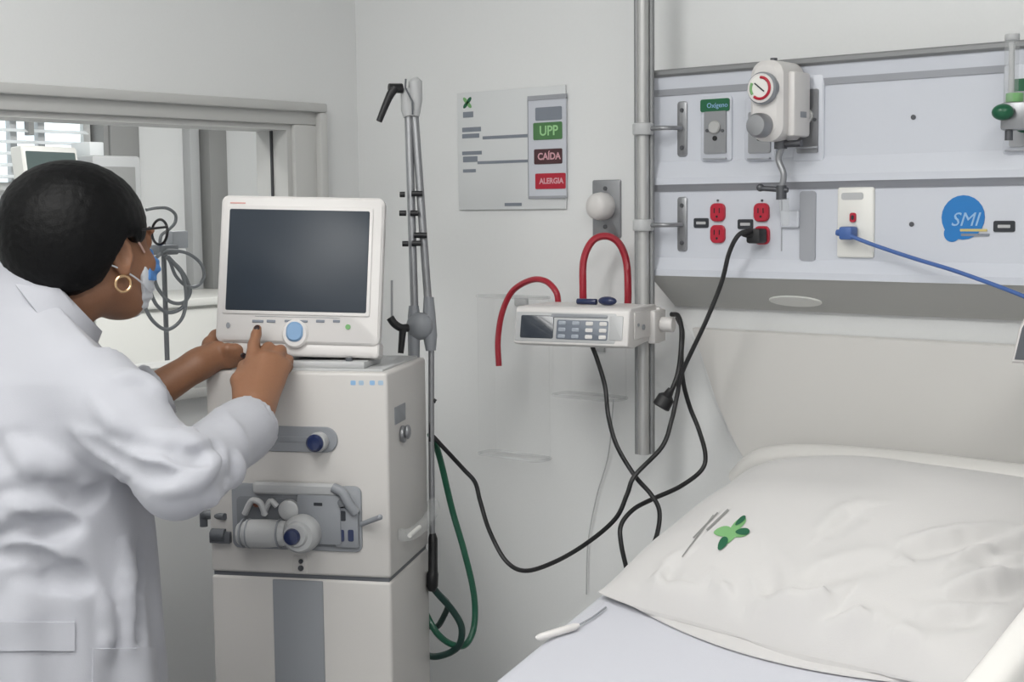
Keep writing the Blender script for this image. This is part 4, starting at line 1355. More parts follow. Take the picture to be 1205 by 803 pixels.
# ------------------------------------------------------------------ behind the glass
FX = -2.4
c0 = WX(225, 340, FX)
cab = thing('storage_cabinet', 'long white low cabinet along the wall behind the glass', 'cabinet', (-2.12, .6, 0))
ctz = c0.z
b = newbm(); box(b, (-2.397, -1.2, .08), (-1.9, 2.3, ctz - .03), .004); obj('body', b, 'white', cab, world=True)
b = newbm(); box(b, (-2.397, -1.22, ctz - .03), (-1.87, 2.32, ctz), .006); obj('top', b, 'white', cab, world=True)
b = newbm(); box(b, (-2.38, -1.18, 0), (-1.95, 2.28, .08)); obj('plinth', b, 'vgrey', cab, world=True)
for k in range(6):
    y = -1.2 + k * .583
    b = newbm(); box(b, (-1.9, y + .006, .1), (-1.882, y + .577, ctz - .04), .003); dr = obj('door', b, 'white', cab, world=True)
    b = newbm(); tube(b, [(-1.87, y + .53, 1.0), (-1.87, y + .53, .88)], .005, 8); obj('handle', b, 'steel', dr, world=True)
# grey pilaster standing on the cabinet top
ya, yb = WX(217, 250, FX).y, WX(253, 250, FX).y
pz = thing('grey_pilaster', 'grey vertical service duct against the far wall behind the glass', 'duct', (-2.36, (ya + yb) / 2, ctz))
for nm, y0, y1, d, m in (('side_strip', ya, ya + (yb - ya) * .3, .05, 'vgrey_l'), ('core', ya + (yb - ya) * .3, ya + (yb - ya) * .42, .03, 'room_grey'), ('front_panel', ya + (yb - ya) * .42, yb, .09, 'room_grey')):
    b = newbm(); box(b, (-2.4, y0, ctz), (-2.4 + d, y1, CEIL), .003); obj(nm, b, m, pz, world=True)
# column and bright window with blinds at the left
ya, yb = WX(104, 160, FX).y, WX(146, 160, FX).y
b = newbm(); box(b, (-2.4, ya, 0), (-2.3, yb, CEIL), .004); box(b, (-2.3, ya + .02, 0), (-2.285, yb - .02, CEIL), .002)
struct('trim_1', b, 'room_grey', None, 'grey wall column behind the glass', 'column')
ya, yb = -1.6, WX(101, 160, FX).y
wz0, wz1 = WX(50, 215, FX).z, WX(50, 120, FX).z
w2 = tag(obj('window_2', (lambda bb: (box(bb, (-2.4, ya, wz0 - .03), (-2.37, yb, wz0)), box(bb, (-2.4, ya, wz1), (-2.37, yb, wz1 + .03)), box(bb, (-2.4, ya, wz0), (-2.37, ya + .03, wz1)), box(bb, (-2.4, yb - .03, wz0), (-2.37, yb, wz1)), bb)[-1])(newbm()), 'frame', None, world=True), 'bright outside window with pale blind slats behind the glass', 'window', kind='structure')
b = newbm(); box(b, (-2.398, ya + .03, wz0), (-2.392, yb - .03, wz1)); obj('pane', b, 'daylight', w2, world=True, flat=True)
for px in (9, 42):
    y_ = WX(px, 160, FX).y
    b = newbm(); box(b, (-2.39, y_ - .014, wz0), (-2.36, y_ + .014, wz1), .002); obj('mullion', b, 'vgrey_l', w2, world=True)
k = 0
z_ = wz0 + .02
while z_ < wz1 - .01:
    b = newbm(); box(b, (-.012, ya + .03, -.001), (.012, yb - .03, .001), mtx=Matrix.Translation((-2.345, 0, z_)) @ Matrix.Rotation(.5, 4, 'Y')); obj('blind_slat', b, 'tile', w2, world=True)
    z_ += .042
b = newbm(); box(b, (-2.36, WX(22, 160, FX).y, WX(22, 160, FX).z), (-2.33, WX(28, 160, FX).y, WX(22, 136, FX).z)); obj('blind_cord', b, 'room_grey', w2, world=True)

# bedside monitor on the cabinet, behind the nurse's head
mc = WX(60, 187, -2.02)
mt = thing('patient_monitor', 'dark screened monitor on the cabinet behind the glass', 'monitor', (-2.1, mc.y, ctz))
mfw = face_mtx(Vector((-2.02, mc.y, WX(60, 184, -2.02).z)), Vector((-.25, 1, 0)), Vector((-.12, 0, 1)))
wM = abs(WX(100, 180, -2.02).y - WX(20, 180, -2.02).y)
b = newbm(); prism(b, rrect(wM, .17, .01, 4, 0, -.05), -.05, 0, mfw, .004); obj('case', b, 'white', mt, world=True)
b = newbm(); prism(b, rrect(wM - .03, .13, .004, 3, 0, -.05), -.002, .002, mfw); obj('screen', b, 'dark_teal', mt, world=True)
b = newbm(); cyl(b, (-2.08, mc.y, ctz), (-2.08, mc.y, ctz + .02), .09, n=24); cyl(b, (-2.08, mc.y, ctz), (-2.06, mc.y, (mfw @ Vector((0, -.1, -.03))).z), .02, n=14); obj('stand', b, 'vgrey_l', mt, world=True)
# grey instrument box to the right of it
ib = thing('instrument_case', 'pale grey instrument box beside the dark monitor behind the glass', 'equipment box', (-2.1, WX(130, 180, -2.05).y, ctz))
y0, y1 = WX(103, 180, -2.05).y, WX(160, 180, -2.05).y
b = newbm(); box(b, (-2.25, y0, ctz), (-2.02, y1, WX(130, 183, -2.02).z), .012); obj('case', b, 'vgrey_l', ib, world=True)
b = newbm(); box(b, (-2.02, y0 + .02, ctz + .1), (-2.015, y1 - .03, WX(130, 183, -2.02).z - .04), .002); obj('front_panel', b, 'room_grey', ib, world=True)
b = newbm(); box(b, (-2.2, y0 + .03, WX(130, 183, -2.02).z), (-2.08, y0 + .09, WX(130, 183, -2.02).z + .05), .004); obj('top_module', b, 'tile', ib, world=True)

# infusion stand with coiled leads, just behind the pane
SX = -.42
s0 = WX(193, 310, SX)
ivs = thing('infusion_stand', 'thin steel stand behind the glass carrying coiled leads', 'stand', (SX, s0.y, 0))
b = newbm(); tube(b, [(SX, s0.y, .04), (SX, s0.y, WX(193, 285, SX).z)], .006, 10); obj('pole', b, 'steel_d', ivs, world=True)
for k in range(5):
    a = k * 2 * PI / 5
    e = Vector((SX + .22 * math.cos(a), s0.y + .22 * math.sin(a), .03))
    b = newbm(); tube(b, [(SX, s0.y, .08), e], [.012, .009], 10); lg = obj('leg', b, 'steel_d', ivs, world=True)
    b = newbm(); sphere(b, e - Vector((0, 0, .012)), .018, seg=12); obj('wheel', b, 'black', lg, world=True)
b = newbm(); box(b, (SX - .02, s0.y - .025, WX(193, 300, SX).z), (SX + .02, s0.y + .03, WX(193, 288, SX).z), .004); obj('clamp', b, 'vgrey_d', ivs, world=True)
y0 = WX(203, 280, SX).y
b = newbm(); box(b, (SX - .03, y0, WX(203, 293, SX).z), (SX + .0, WX(222, 280, SX).y, WX(203, 272, SX).z), .004); obj('holder_box', b, 'vgrey', ivs, world=True)


def coil(name, pts, r, label):
    P = [WX(x, y, SX + .02 + d) for x, y, d in pts]
    b = newbm(); tube(b, sweep(P, 8), r, 8); return tag(obj(name, b, mat('lead_grey', '55585c', .5), None, world=True), label, 'cable', 'coiled leads on the stand behind the glass')


coil('lead_cable', [(193, 298, 0), (200, 295, .01), (220, 298, .015), (236, 310, .02), (240, 325, .02), (233, 336, .02), (220, 337, .02), (207, 325, .015), (200, 308, .01), (194, 300, 0)], .0042, 'upper right loop of grey lead hanging on the stand behind the glass')
coil('lead_cable', [(194, 300, .005), (206, 312, .01), (216, 325, .015), (224, 342, .015), (216, 356, .015), (200, 355, .012), (186, 340, .01), (180, 322, .008)], .0045, 'middle inner loop of grey lead hanging on the stand behind the glass')
coil('lead_cable', [(196, 302, .012), (213, 318, .02), (222, 338, .02), (216, 360, .02), (200, 368, .02), (185, 360, .018), (176, 340, .015), (175, 325, .01), (180, 308, .01), (190, 298, .01)], .0045, 'middle outer loop of grey lead hanging on the stand behind the glass')
coil('lead_cable', [(198, 302, .02), (214, 322, .025), (219, 350, .025), (214, 375, .025), (197, 388, .025), (180, 378, .022), (169, 358, .02), (166, 346, .02)], .0045, 'lowest long loop of grey lead hanging on the stand behind the glass')
coil('lead_cable', [(172, 247, 0), (182, 245, 0), (196, 245, 0), (206, 252, 0), (206, 262, 0), (199, 270, 0), (190, 277, 0), (188, 288, 0)], .004, 'small top loop of grey lead beside the nurse\'s glasses')

# ------------------------------------------------------------------ signed-distance modelling for the person
def surface_nets(S, org, h):
    S = S.astype(np.float32)
    ins = S < 0
    nx, ny, nz = S.shape
    c = np.zeros((nx - 1, ny - 1, nz - 1), np.uint8)
    for dx in (0, 1):
        for dy in (0, 1):
            for dz in (0, 1):
                c += ins[dx:nx - 1 + dx, dy:ny - 1 + dy, dz:nz - 1 + dz]
    act = np.argwhere((c > 0) & (c < 8))
    idx = -np.ones(c.shape, np.int64)
    idx[tuple(act.T)] = np.arange(len(act))
    acc = np.zeros((len(act), 3)); cnt = np.zeros(len(act))
    cor = [(i, j, k) for i in (0, 1) for j in (0, 1) for k in (0, 1)]
    for a in cor:
        for ax in range(3):
            if a[ax] == 0:
                q = list(a); q[ax] = 1
                va = S[act[:, 0] + a[0], act[:, 1] + a[1], act[:, 2] + a[2]]
                vb = S[act[:, 0] + q[0], act[:, 1] + q[1], act[:, 2] + q[2]]
                x = (va < 0) != (vb < 0)
                t = np.where(x, va / np.where(x, va - vb, 1), 0)
                p = np.tile(np.array(a, float), (len(act), 1)); p[:, ax] += t
                acc += p * x[:, None]; cnt += x
    V = (act + acc / cnt[:, None]) * h + org
    F = []
    for ax in range(3):
        sl0 = [slice(None)] * 3; sl1 = [slice(None)] * 3
        sl0[ax] = slice(0, -1); sl1[ax] = slice(1, None)
        A = ins[tuple(sl0)]; B = ins[tuple(sl1)]
        e = np.argwhere(A != B)
        o1, o2 = [k for k in range(3) if k != ax]
        sh = c.shape
        ok = (e[:, o1] > 0) & (e[:, o2] > 0) & (e[:, o1] < sh[o1]) & (e[:, o2] < sh[o2])
        e = e[ok]
        flip = A[tuple(e.T)]
        qs = []
        for d1, d2 in ((-1, -1), (0, -1), (0, 0), (-1, 0)):
            n_ = e.copy(); n_[:, o1] += d1; n_[:, o2] += d2
            qs.append(idx[tuple(n_.T)])
        Q = np.stack(qs, 1)
        if ax == 1:
            flip = ~flip
        Q[~flip] = Q[~flip][:, ::-1]
        F.append(Q)
    return V, np.concatenate(F)


class SDF:
    def __init__(s, lo, hi, h):
        s.lo = np.array(lo, float); s.h = h
        s.n = np.ceil((np.array(hi) - s.lo) / h).astype(int) + 1
        s.S = np.full(s.n, 1.0, np.float32)

    def sub(s, lo, hi):
        a = np.clip(np.floor((np.array(lo) - s.lo) / s.h).astype(int), 0, s.n)
        b = np.clip(np.ceil((np.array(hi) - s.lo) / s.h).astype(int) + 1, 0, s.n)
        sl = tuple(slice(x, y) for x, y in zip(a, b))
        g = [(np.arange(x, y) * s.h + o).astype(np.float32) for x, y, o in zip(a, b, s.lo)]
        return sl, g[0][:, None, None], g[1][None, :, None], g[2][None, None, :]

    def union(s, sl, d, k=0.0):
        o = s.S[sl]
        if k > 0:
            hh = np.clip(.5 + .5 * (o - d) / k, 0, 1)
            s.S[sl] = o * (1 - hh) + d * hh - k * hh * (1 - hh)
        else:
            s.S[sl] = np.minimum(o, d)

    def cap(s, p0, p1, r0, r1, k=0.01, disp=None, squash=None):
        p0, p1 = np.array(p0, float), np.array(p1, float)
        m = max(r0, r1) * (max(squash[1]) if squash else 1) + k + .03
        sl, X, Y, Z = s.sub(np.minimum(p0, p1) - m, np.maximum(p0, p1) + m)
        d = p1 - p0
        L2 = max(d @ d, 1e-12)
        t = np.clip(((X - p0[0]) * d[0] + (Y - p0[1]) * d[1] + (Z - p0[2]) * d[2]) / L2, 0, 1)
        dx, dy, dz = X - p0[0] - t * d[0], Y - p0[1] - t * d[1], Z - p0[2] - t * d[2]
        if squash:                       # squash = (axis, (scale along axis, scale across))
            ax, (sa, sb) = squash
            q = dx * ax[0] + dy * ax[1] + dz * ax[2]
            rr = np.sqrt(np.maximum(dx * dx + dy * dy + dz * dz - q * q, 0) / sb ** 2 + q * q / sa ** 2)
            D_ = (rr - (r0 + (r1 - r0) * t)) * min(sa, sb)
        else:
            D_ = np.sqrt(dx * dx + dy * dy + dz * dz) - (r0 + (r1 - r0) * t)
        if disp is not None:
            D_ = D_ + disp(X, Y, Z, t)
        s.union(sl, D_, k)

    def ell(s, c, R, rad, k=0.01, op='u', margin=.03):
        """R rows are the local axes"""
        c = np.array(c, float); R = np.array(R, float); rad = np.array(rad, float)
        m = rad.max() + k + margin
        sl, X, Y, Z = s.sub(c - m, c + m)
        L = [((X - c[0]) * R[i][0] + (Y - c[1]) * R[i][1] + (Z - c[2]) * R[i][2]) for i in range(3)]
        k0 = np.sqrt(sum((L[i] / rad[i]) ** 2 for i in range(3)))
        k1 = np.sqrt(sum((L[i] / rad[i] ** 2) ** 2 for i in range(3))) + 1e-9
        d = k0 * (k0 - 1) / k1
        if op == 'u':
            s.union(sl, d, k)
        else:
            o = s.S[sl]; d = -d
            hh = np.clip(.5 - .5 * (o - d) / max(k, 1e-6), 0, 1)
            s.S[sl] = o * (1 - hh) + d * hh + k * hh * (1 - hh)

    def mesh(s):
        V, F = surface_nets(s.S, s.lo, s.h)
        return V, F


def sdf_obj(name, sd, m, parent, keep=None):
    V, F = sd.mesh()
    a_, b_, c_ = V[F[:, 0]], V[F[:, 1]], V[F[:, 2]]
    if np.einsum('ij,ij->i', a_, np.cross(b_, c_)).sum() < 0:
        F = F[:, ::-1]
    o = obj(name, (V.tolist(), [], F.tolist()), m, parent, world=True, sharp=180)
    return o, V, F


def P3(v):
    return np.array((v.x, v.y, v.z))


# ------------------------------------------------------------------ the person
M['skin'] = mat('brown_skin', '8e644a', .5, bump=.08, scale=300, vary=.08, sss=.08)
M['hair'] = mat('black_hair', '060607', .5, bump=.25, scale=420, spec=.18)
M['coat'] = mat('white_coat_cotton', 'b2b3ba', .85, bump=.1, scale=600, sheen=.15)
M['mask_w'] = mat('mask_white', 'd5d9de', .8)
M['mask_b'] = mat('mask_blue', '5d93d6', .8)
M['gold'] = mat('gold', 'd8b48c', .25, .9)
M['nail'] = mat('dark_nail', '2c1a1c', .25, coat=.4)
M['lens'] = clear_mat('spectacle_lens', 'b8bcc2', .12, .05)
M['trouser'] = mat('navy_trousers', '2c3346', .8)
M['shoe'] = mat('white_shoe', 'd0d0ce', .5)

Hc = P3(D(108, 289, 2.2))                       # head centre between the ears
fa = math.radians(8)
fwd0 = np.array((math.sin(fa), math.cos(fa), 0.0))
rgt = np.array((math.cos(fa), -math.sin(fa), 0.0))
ha = math.radians(-3)
fwdh = np.array((math.sin(ha), math.cos(ha), 0.0))
rgh = np.array((math.cos(ha), -math.sin(ha), 0.0))
tilt = math.radians(4)
hf = fwdh * math.cos(tilt) - np.array((0, 0, 1.0)) * math.sin(tilt)
hu = np.array((0, 0, 1.0)) * math.cos(tilt) + fwdh * math.sin(tilt)
HR = (rgh, hf, hu)


def hp(r, f, u):
    return Hc + rgh * r + hf * f + hu * u


shR, shL = P3(D(103, 450, 2.06)), P3(D(-72, 438, 2.3))
elR, wrR = P3(D(208, 564, 2.0)), P3(D(297, 499, 2.27))
elL, wrL = P3(D(120, 500, 2.33)), P3(D(232, 430, 2.41))
neck0 = Hc - hf * .03 - hu * .07
neckB = (shR + shL) / 2 * .35 + .65 * np.array((Hc[0] - .03, Hc[1] - .075, 1.30))
neckB[2] = 1.30
hip = np.array((.41, -1.135, .86))
person = thing('person', 'nurse in a long white coat and face mask pressing the ventilator screen', 'person', (hip[0], hip[1], 0))

h_ = .0034
bs_ = SDF((.02, -1.5, 0.0), (.86, -.5, 1.62), h_)
# head
bs_.ell(hp(0, -.012, .02), HR, (.074, .094, .092), .01)
bs_.ell(hp(0, .03, -.035), HR, (.06, .062, .068), .03)
bs_.ell(hp(0, .052, -.078), HR, (.032, .034, .03), .03)           # chin
bs_.cap(hp(.045, .0, -.06), hp(.02, .055, -.088), .02, .018, .03)  # jaw
bs_.cap(hp(-.045, .0, -.06), hp(-.02, .055, -.088), .02, .018, .03)
bs_.cap(hp(0, .088, .005), hp(0, .106, -.028), .008, .0125, .014)  # nose
for s in (-1, 1):
    bs_.ell(hp(s * .012, .098, -.032), HR, (.009, .01, .007), .006)
    bs_.ell(hp(s * .032, .093, .012), HR, (.019, .012, .012), .008, 'd')   # sockets
    bs_.ell(hp(s * .031, .076, .01), HR, (.0125, .0125, .0125), .003)      # eyes
    bs_.cap(hp(s * .014, .09, .027), hp(s * .048, .077, .027), .0065, .005, .008)
    bs_.ell(hp(s * .038, .068, -.026), HR, (.02, .02, .018), .02)
    # ear
    tl = math.radians(14)
    ea = np.array(hf) * math.cos(tl) + hu * math.sin(tl)
    eu = hu * math.cos(tl) - hf * math.sin(tl)
    er = rgh * s * .94 - hf * .34
    er /= np.linalg.norm(er)
    ec = hp(s * .079, -.006, -.012)
    bs_.ell(ec, (er, np.cross(eu, er), eu), (.0085, .018, .031), .004)
    bs_.ell(ec + er * .009 + np.array(hf) * .003, (er, np.cross(eu, er), eu), (.0075, .0105, .02), .004, 'd')
    bs_.ell(ec - eu * .027 + er * .001, (er, np.cross(eu, er), eu), (.006, .0095, .0095), .004)
bs_.ell(hp(0, .084, -.058), HR, (.024, .012, .01), .008)           # lips
# neck and trunk
bs_.cap(neck0, neckB + np.array((0, 0, .0)), .05, .058, .03)
bs_.cap(neckB - np.array((0, 0, .04)), shR - np.array((.02, 0, .01)), .04, .04, .03)
bs_.cap(neckB - np.array((0, 0, .04)), shL + np.array((.02, 0, -.01)), .04, .04, .03)
mid = (shR + shL) / 2
bs_.cap(mid - np.array((0, 0, .06)), hip + np.array((0, 0, .1)), .12, .13, .06)
for s in (-1, 1):
    bs_.cap(hip + rgt * s * .085, hip + rgt * s * .095 - np.array((0, 0, .4)), .095, .06, .04)
    kn = hip + rgt * s * .095 - np.array((0, 0, .4))
    an = np.array((kn[0], kn[1] - .02, .08))
    bs_.cap(kn, an, .06, .04, .02)
    bs_.cap(an - np.array((0, 0, .04)), an - np.array((0, 0, .045)) + fwd0 * .15, .034, .03, .02)
# arms
for sh_, el_, wr_ in ((shR, elR, wrR), (shL, elL, wrL)):
    bs_.cap(sh_, el_, .05, .038, .03)
    bs_.cap(el_, wr_, .038, .026, .015)

# hands: each finger its own bent chain
def fing(pts, rs, k0=.004):
    for a, c, r0, r1 in zip(pts, pts[1:], rs, rs[1:]):
        bs_.cap(a, c, r0, r1, k0)


def dp(x, y, d):
    return P3(D(x, y, d))


# right hand, back towards the viewer, index pressing a key
kI, kM, kR, kP = dp(296, 429, 2.345), dp(310, 422, 2.347), dp(323, 424, 2.353), dp(334, 431, 2.362)
w1, w2_ = dp(288, 488, 2.27), dp(308, 490, 2.285)
bs_.cap(wrR, dp(299, 476, 2.288), .026, .0265, .012)
for q, (a, c) in enumerate(((w1, kI), (dp(296, 484, 2.272), kM), (dp(303, 484, 2.28), kR), (w2_, kP))):
    bs_.cap(a, c, .0165, .0125, .016)
bs_.cap(dp(296, 462, 2.31), dp(316, 450, 2.34), .018, .017, .016)
fing([kI, dp(298.5, 406, 2.372), dp(301.5, 394, 2.388), dp(303, 387, 2.395)], [.0122, .0098, .0085, .0072])
fing([kM, dp(316, 410, 2.378), dp(319, 420, 2.398), dp(318, 428, 2.398)], [.0118, .0105, .0092, .008])
fing([kR, dp(330, 413, 2.38), dp(331, 424, 2.4), dp(329, 431, 2.398)], [.0115, .01, .009, .008])
fing([kP, dp(339, 424, 2.382), dp(339, 432, 2.396), dp(336, 438, 2.395)], [.0105, .0088, .0078, .007])
fing([dp(284, 470, 2.285), dp(281, 448, 2.32), dp(288, 432, 2.362), dp(296, 424, 2.388)], [.0145, .0125, .0105, .009], .008)
# left hand gripping the lower left corner of the monitor
bs_.cap(wrL, dp(246, 424, 2.425), .025, .022, .012)
bs_.cap(dp(240, 422, 2.42), dp(256, 412, 2.43), .02, .016, .012)
bs_.cap(dp(243, 430, 2.42), dp(260, 424, 2.432), .016, .013, .012)
for k, (y0, y1, x1) in enumerate(((412, 411, 283), (417, 417, 286), (423, 422, 284), (428, 427, 278))):
    o = -.012 * (k % 2) * 0
    fing([dp(256, y0, 2.432), dp(268, y0 - 1, 2.42 + .004 * k), dp(x1 - 6, y1, 2.425 + .004 * k), dp(x1, y1 + 1, 2.432 + .004 * k)], [.0115, .0102, .0095, .008], .003)
fing([dp(242, 420, 2.43), dp(247, 405, 2.45), dp(254, 396, 2.468), dp(262, 391, 2.478)], [.013, .0118, .0105, .009], .008)
body, bV, bF = sdf_obj('body', bs_, 'skin', person)

# nails
def nail(p, ax, nrm, L, w):
    ax = np.array(ax) / np.linalg.norm(ax)
    nrm = np.array(nrm); nrm = nrm - ax * (nrm @ ax); nrm /= np.linalg.norm(nrm)
    b = newbm()
    sphere(b, (0, 0, 0), (L, w, .0016), Matrix((ax, np.cross(nrm, ax), nrm)).transposed().to_4x4(), 12)
    for v in b.verts:
        v.co += Vector(p + nrm * .0066)
    obj('nail', b, 'nail', person, world=True)


tc_ = -np.array(FW)
nail(dp(302.8, 389, 2.393), dp(303, 385, 2.40) - dp(301, 395, 2.388), tc_ + np.array((0, 0, .4)), .0062, .005)
nail(dp(284, 418, 2.43), dp(288, 418, 2.434) - dp(280, 417, 2.425), tc_, .0058, .0048)

# ------------------------------------------------------------------ hair
hs_ = SDF(Hc - .17, Hc + .17, .0032)
hs_.ell(hp(0, -.036, .030), HR, (.100, .116, .099), .01)
hs_.ell(hp(0, -.062, -.015), HR, (.084, .078, .075), .04)
sl, X, Y, Z = hs_.sub(Hc - .2, Hc + .2)
lf = (X - Hc[0]) * hf[0] + (Y - Hc[1]) * hf[1] + (Z - Hc[2]) * hf[2]
lu = (X - Hc[0]) * hu[0] + (Y - Hc[1]) * hu[1] + (Z - Hc[2]) * hu[2]
lr = (X - Hc[0]) * rgh[0] + (Y - Hc[1]) * rgh[1] + (Z - Hc[2]) * rgh[2]
zc = np.interp(lf, [-.2, -.1, -.06, -.035, -.024, -.006, .01, .02, .045, .064, .08, .12], [-.088, -.088, -.076, -.058, -.02, .012, .014, .006, .006, .02, .06, .085]).astype(np.float32)
ck = (zc - lu) * .7
o = hs_.S
hs_.S = np.maximum(o, ck) + np.clip(.004 - np.abs(o - ck), 0, 1) * .25
nzs = .0009 * (np.sin(X * 310 + np.sin(Z * 170) * 2) * np.sin(Y * 290 + np.sin(X * 210)) * np.sin(Z * 270 + 1.3))
hs_.S += nzs.astype(np.float32)
sdf_obj('hair', hs_, 'hair', person)

# ------------------------------------------------------------------ coat
cs_ = SDF((-.02, -1.56, .40), (.88, -.62, 1.46), .0052)
sl, X, Y, Z = cs_.sub(cs_.lo, cs_.lo + cs_.n * cs_.h)
zk = [.40, .55, .75, .90, 1.02, 1.12, 1.20, 1.26, 1.30, 1.33, 1.36, 1.42]
cxk = [.415, .415, .415, .412, .41, .408, .405, .40, .405, .412, .42, .425]
cyk = [-1.135, -1.135, -1.135, -1.13, -1.125, -1.125, -1.128, -1.125, -1.112, -1.10, -1.092, -1.085]
ak = [.255, .248, .235, .222, .212, .208, .208, .198, .165, .125, .095, .085]
bk = [.215, .205, .197, .19, .182, .172, .150, .125, .105, .095, .085, .08]
ip = lambda arr: np.interp(Z, zk, arr).astype(np.float32)
cx3, cy3, a3, b3 = ip(cxk), ip(cyk), ip(ak), ip(bk)
tr_, tf_ = rgt, fwd0
lx = (X - cx3) * tr_[0] + (Y - cy3) * tr_[1]
ly = (X - cx3) * tf_[0] + (Y - cy3) * tf_[1]
th = np.arctan2(ly / b3, lx / a3)
# hanging folds in the skirt, sag folds at the back waist
fold = .012 * np.clip((1.02 - Z) / .4, 0, 1) * np.sin(th * 7 + 1.2 * np.sin(Z * 6)) + .006 * np.clip((1.15 - Z) / .3, 0, 1) * np.sin(th * 13 + 3 * Z)
def sag(z0, amp, w, t0, tw, slope):
    return amp * np.exp(-((Z - z0 - slope * (th - t0)) / w) ** 2) * np.exp(-((th - t0) / tw) ** 2)
fold = fold + sag(1.06, .022, .022, -1.2, .7, .03) - sag(1.02, .018, .018, -1.1, .7, .05) + sag(.985, .018, .018, -1.25, .6, -.02) - sag(.955, .016, .015, -1.2, .6, .03) + sag(1.12, .010, .02, -.8, .6, .06) - sag(1.15, .009, .015, -1.0, .5, .08) + sag(.92, .008, .02, -1.0, .6, .03)
q = np.sqrt((lx / a3) ** 2 + (ly / b3) ** 2)
d = (q - 1) * np.minimum(a3, b3) - fold
d = np.maximum(d, (.47 - Z) * 1.0)
cs_.S = np.minimum(cs_.S, d.astype(np.float32))


def sl_disp(p0, p1, amp, seed, ef=1.0):
    p0, p1 = np.array(p0), np.array(p1)
    ax = (p1 - p0) / np.linalg.norm(p1 - p0)
    u_ = np.cross(ax, (0, 0, 1.0)); u_ /= np.linalg.norm(u_)
    v_ = np.cross(ax, u_)

    def f(X, Y, Z, t):
        a = np.arctan2((X - p0[0]) * v_[0] + (Y - p0[1]) * v_[1] + (Z - p0[2]) * v_[2], (X - p0[0]) * u_[0] + (Y - p0[1]) * u_[1] + (Z - p0[2]) * u_[2])
        w = np.clip(t * 4, 0, 1) * np.clip((1 - t) * 6, .35, 1)
        r1 = 1 - np.abs(np.sin(t * 6.5 * ef + 1.1 * np.sin(a + seed) + .5 * a + seed))
        r2 = 1 - np.abs(np.sin(t * 10 * ef - .9 * np.sin(a * 1 + seed * 2) - .5 * a + seed * 3))
        return (-amp * w * (1.6 * r1 ** 2.2 * (.55 + .45 * np.sin(a + seed * 1.7)) + 1.0 * r2 ** 2.5 * (.5 + .5 * np.sin(a * 2 + seed)) - .5)).astype(np.float32)
    return f


fdR = (wrR - elR) / np.linalg.norm(wrR - elR)
fdL = (wrL - elL) / np.linalg.norm(wrL - elL)
cufR = wrR - fdR * .012
cufL = wrL - fdL * .075
cs_.cap(neckB + np.array((0, -.01, .015)), shR + np.array((-.03, 0, .01)), .062, .058, .05)
cs_.cap(neckB + np.array((0, -.01, .015)), shL + np.array((.03, 0, .01)), .062, .056, .05)
cs_.cap(shR - np.array((.015, 0, .0)), shR + (elR - shR) * .45, .062, .06, .05)
cs_.cap(shR + (elR - shR) * .3, elR, .06, .053, .03, sl_disp(shR, elR, .004, .7))
cs_.cap(elR, cufR - fdR * .04, .053, .048, .025, sl_disp(elR, cufR, .004, 2.1, .9))
cs_.cap(elR + fdR * .14, cufR, .047, .0505, .015)
cs_.cap(shL + np.array((.015, 0, -.01)), shL + (elL - shL) * .4, .062, .06, .05)
cs_.cap(shL + (elL - shL) * .3, elL, .062, .055, .03, sl_disp(shL, elL, .006, 1.7))
cs_.cap(elL, cufL, .056, .05, .02, sl_disp(elL, cufL, .004, .3))


def coat_march(x, y):
    """where a photo ray meets the coat's distance field"""
    d = np.array(ray(x, y)); c = np.array(CAM)
    ts = np.arange(1.6, 2.7, .0025)
    I = np.rint((c + ts[:, None] * d - cs_.lo) / cs_.h).astype(int)
    ok = ((I >= 0) & (I < cs_.n)).all(1)
    I = np.clip(I, 0, cs_.n - 1)
    v = np.where(ok, cs_.S[I[:, 0], I[:, 1], I[:, 2]], 1.0)
    k = np.argmax(v < 0)
    return c + ts[k] * d if v[k] < 0 else None, d / np.linalg.norm(d)


def crease(pts, r=.011, up=True, inset=.006, k=.014):
    """a raised fold (or, up=False, a sunken one) laid along the cloth"""
    Q = []
    for v in sweep([Vector((a, c, 0)) for a, c in pts], 3):
        p, d = coat_march(v.x, v.y)
        if p is not None:
            Q.append(p + d * (inset if up else -inset))
    n = len(Q)
    for i_ in range(n - 1):
        f0, f1 = math.sin(PI * (i_ + .4) / n) ** .5, math.sin(PI * (i_ + 1.2) / (n + .6)) ** .5
        if up:
            cs_.cap(Q[i_], Q[i_ + 1], r * f0, r * f1, k)
        else:
            m_ = r + k + .02
            sl_, X_, Y_, Z_ = cs_.sub(np.minimum(Q[i_], Q[i_ + 1]) - m_, np.maximum(Q[i_], Q[i_ + 1]) + m_)
            dd = Q[i_ + 1] - Q[i_]
            t_ = np.clip(((X_ - Q[i_][0]) * dd[0] + (Y_ - Q[i_][1]) * dd[1] + (Z_ - Q[i_][2]) * dd[2]) / max(dd @ dd, 1e-12), 0, 1)
            ds = r * (f0 + (f1 - f0) * t_) - np.sqrt((X_ - Q[i_][0] - t_ * dd[0]) ** 2 + (Y_ - Q[i_][1] - t_ * dd[1]) ** 2 + (Z_ - Q[i_][2] - t_ * dd[2]) ** 2)
            o_ = cs_.S[sl_]
            hh_ = np.clip(.5 - .5 * (o_ - ds) / k, 0, 1)
            cs_.S[sl_] = o_ * (1 - hh_) + ds * hh_ + k * hh_ * (1 - hh_)


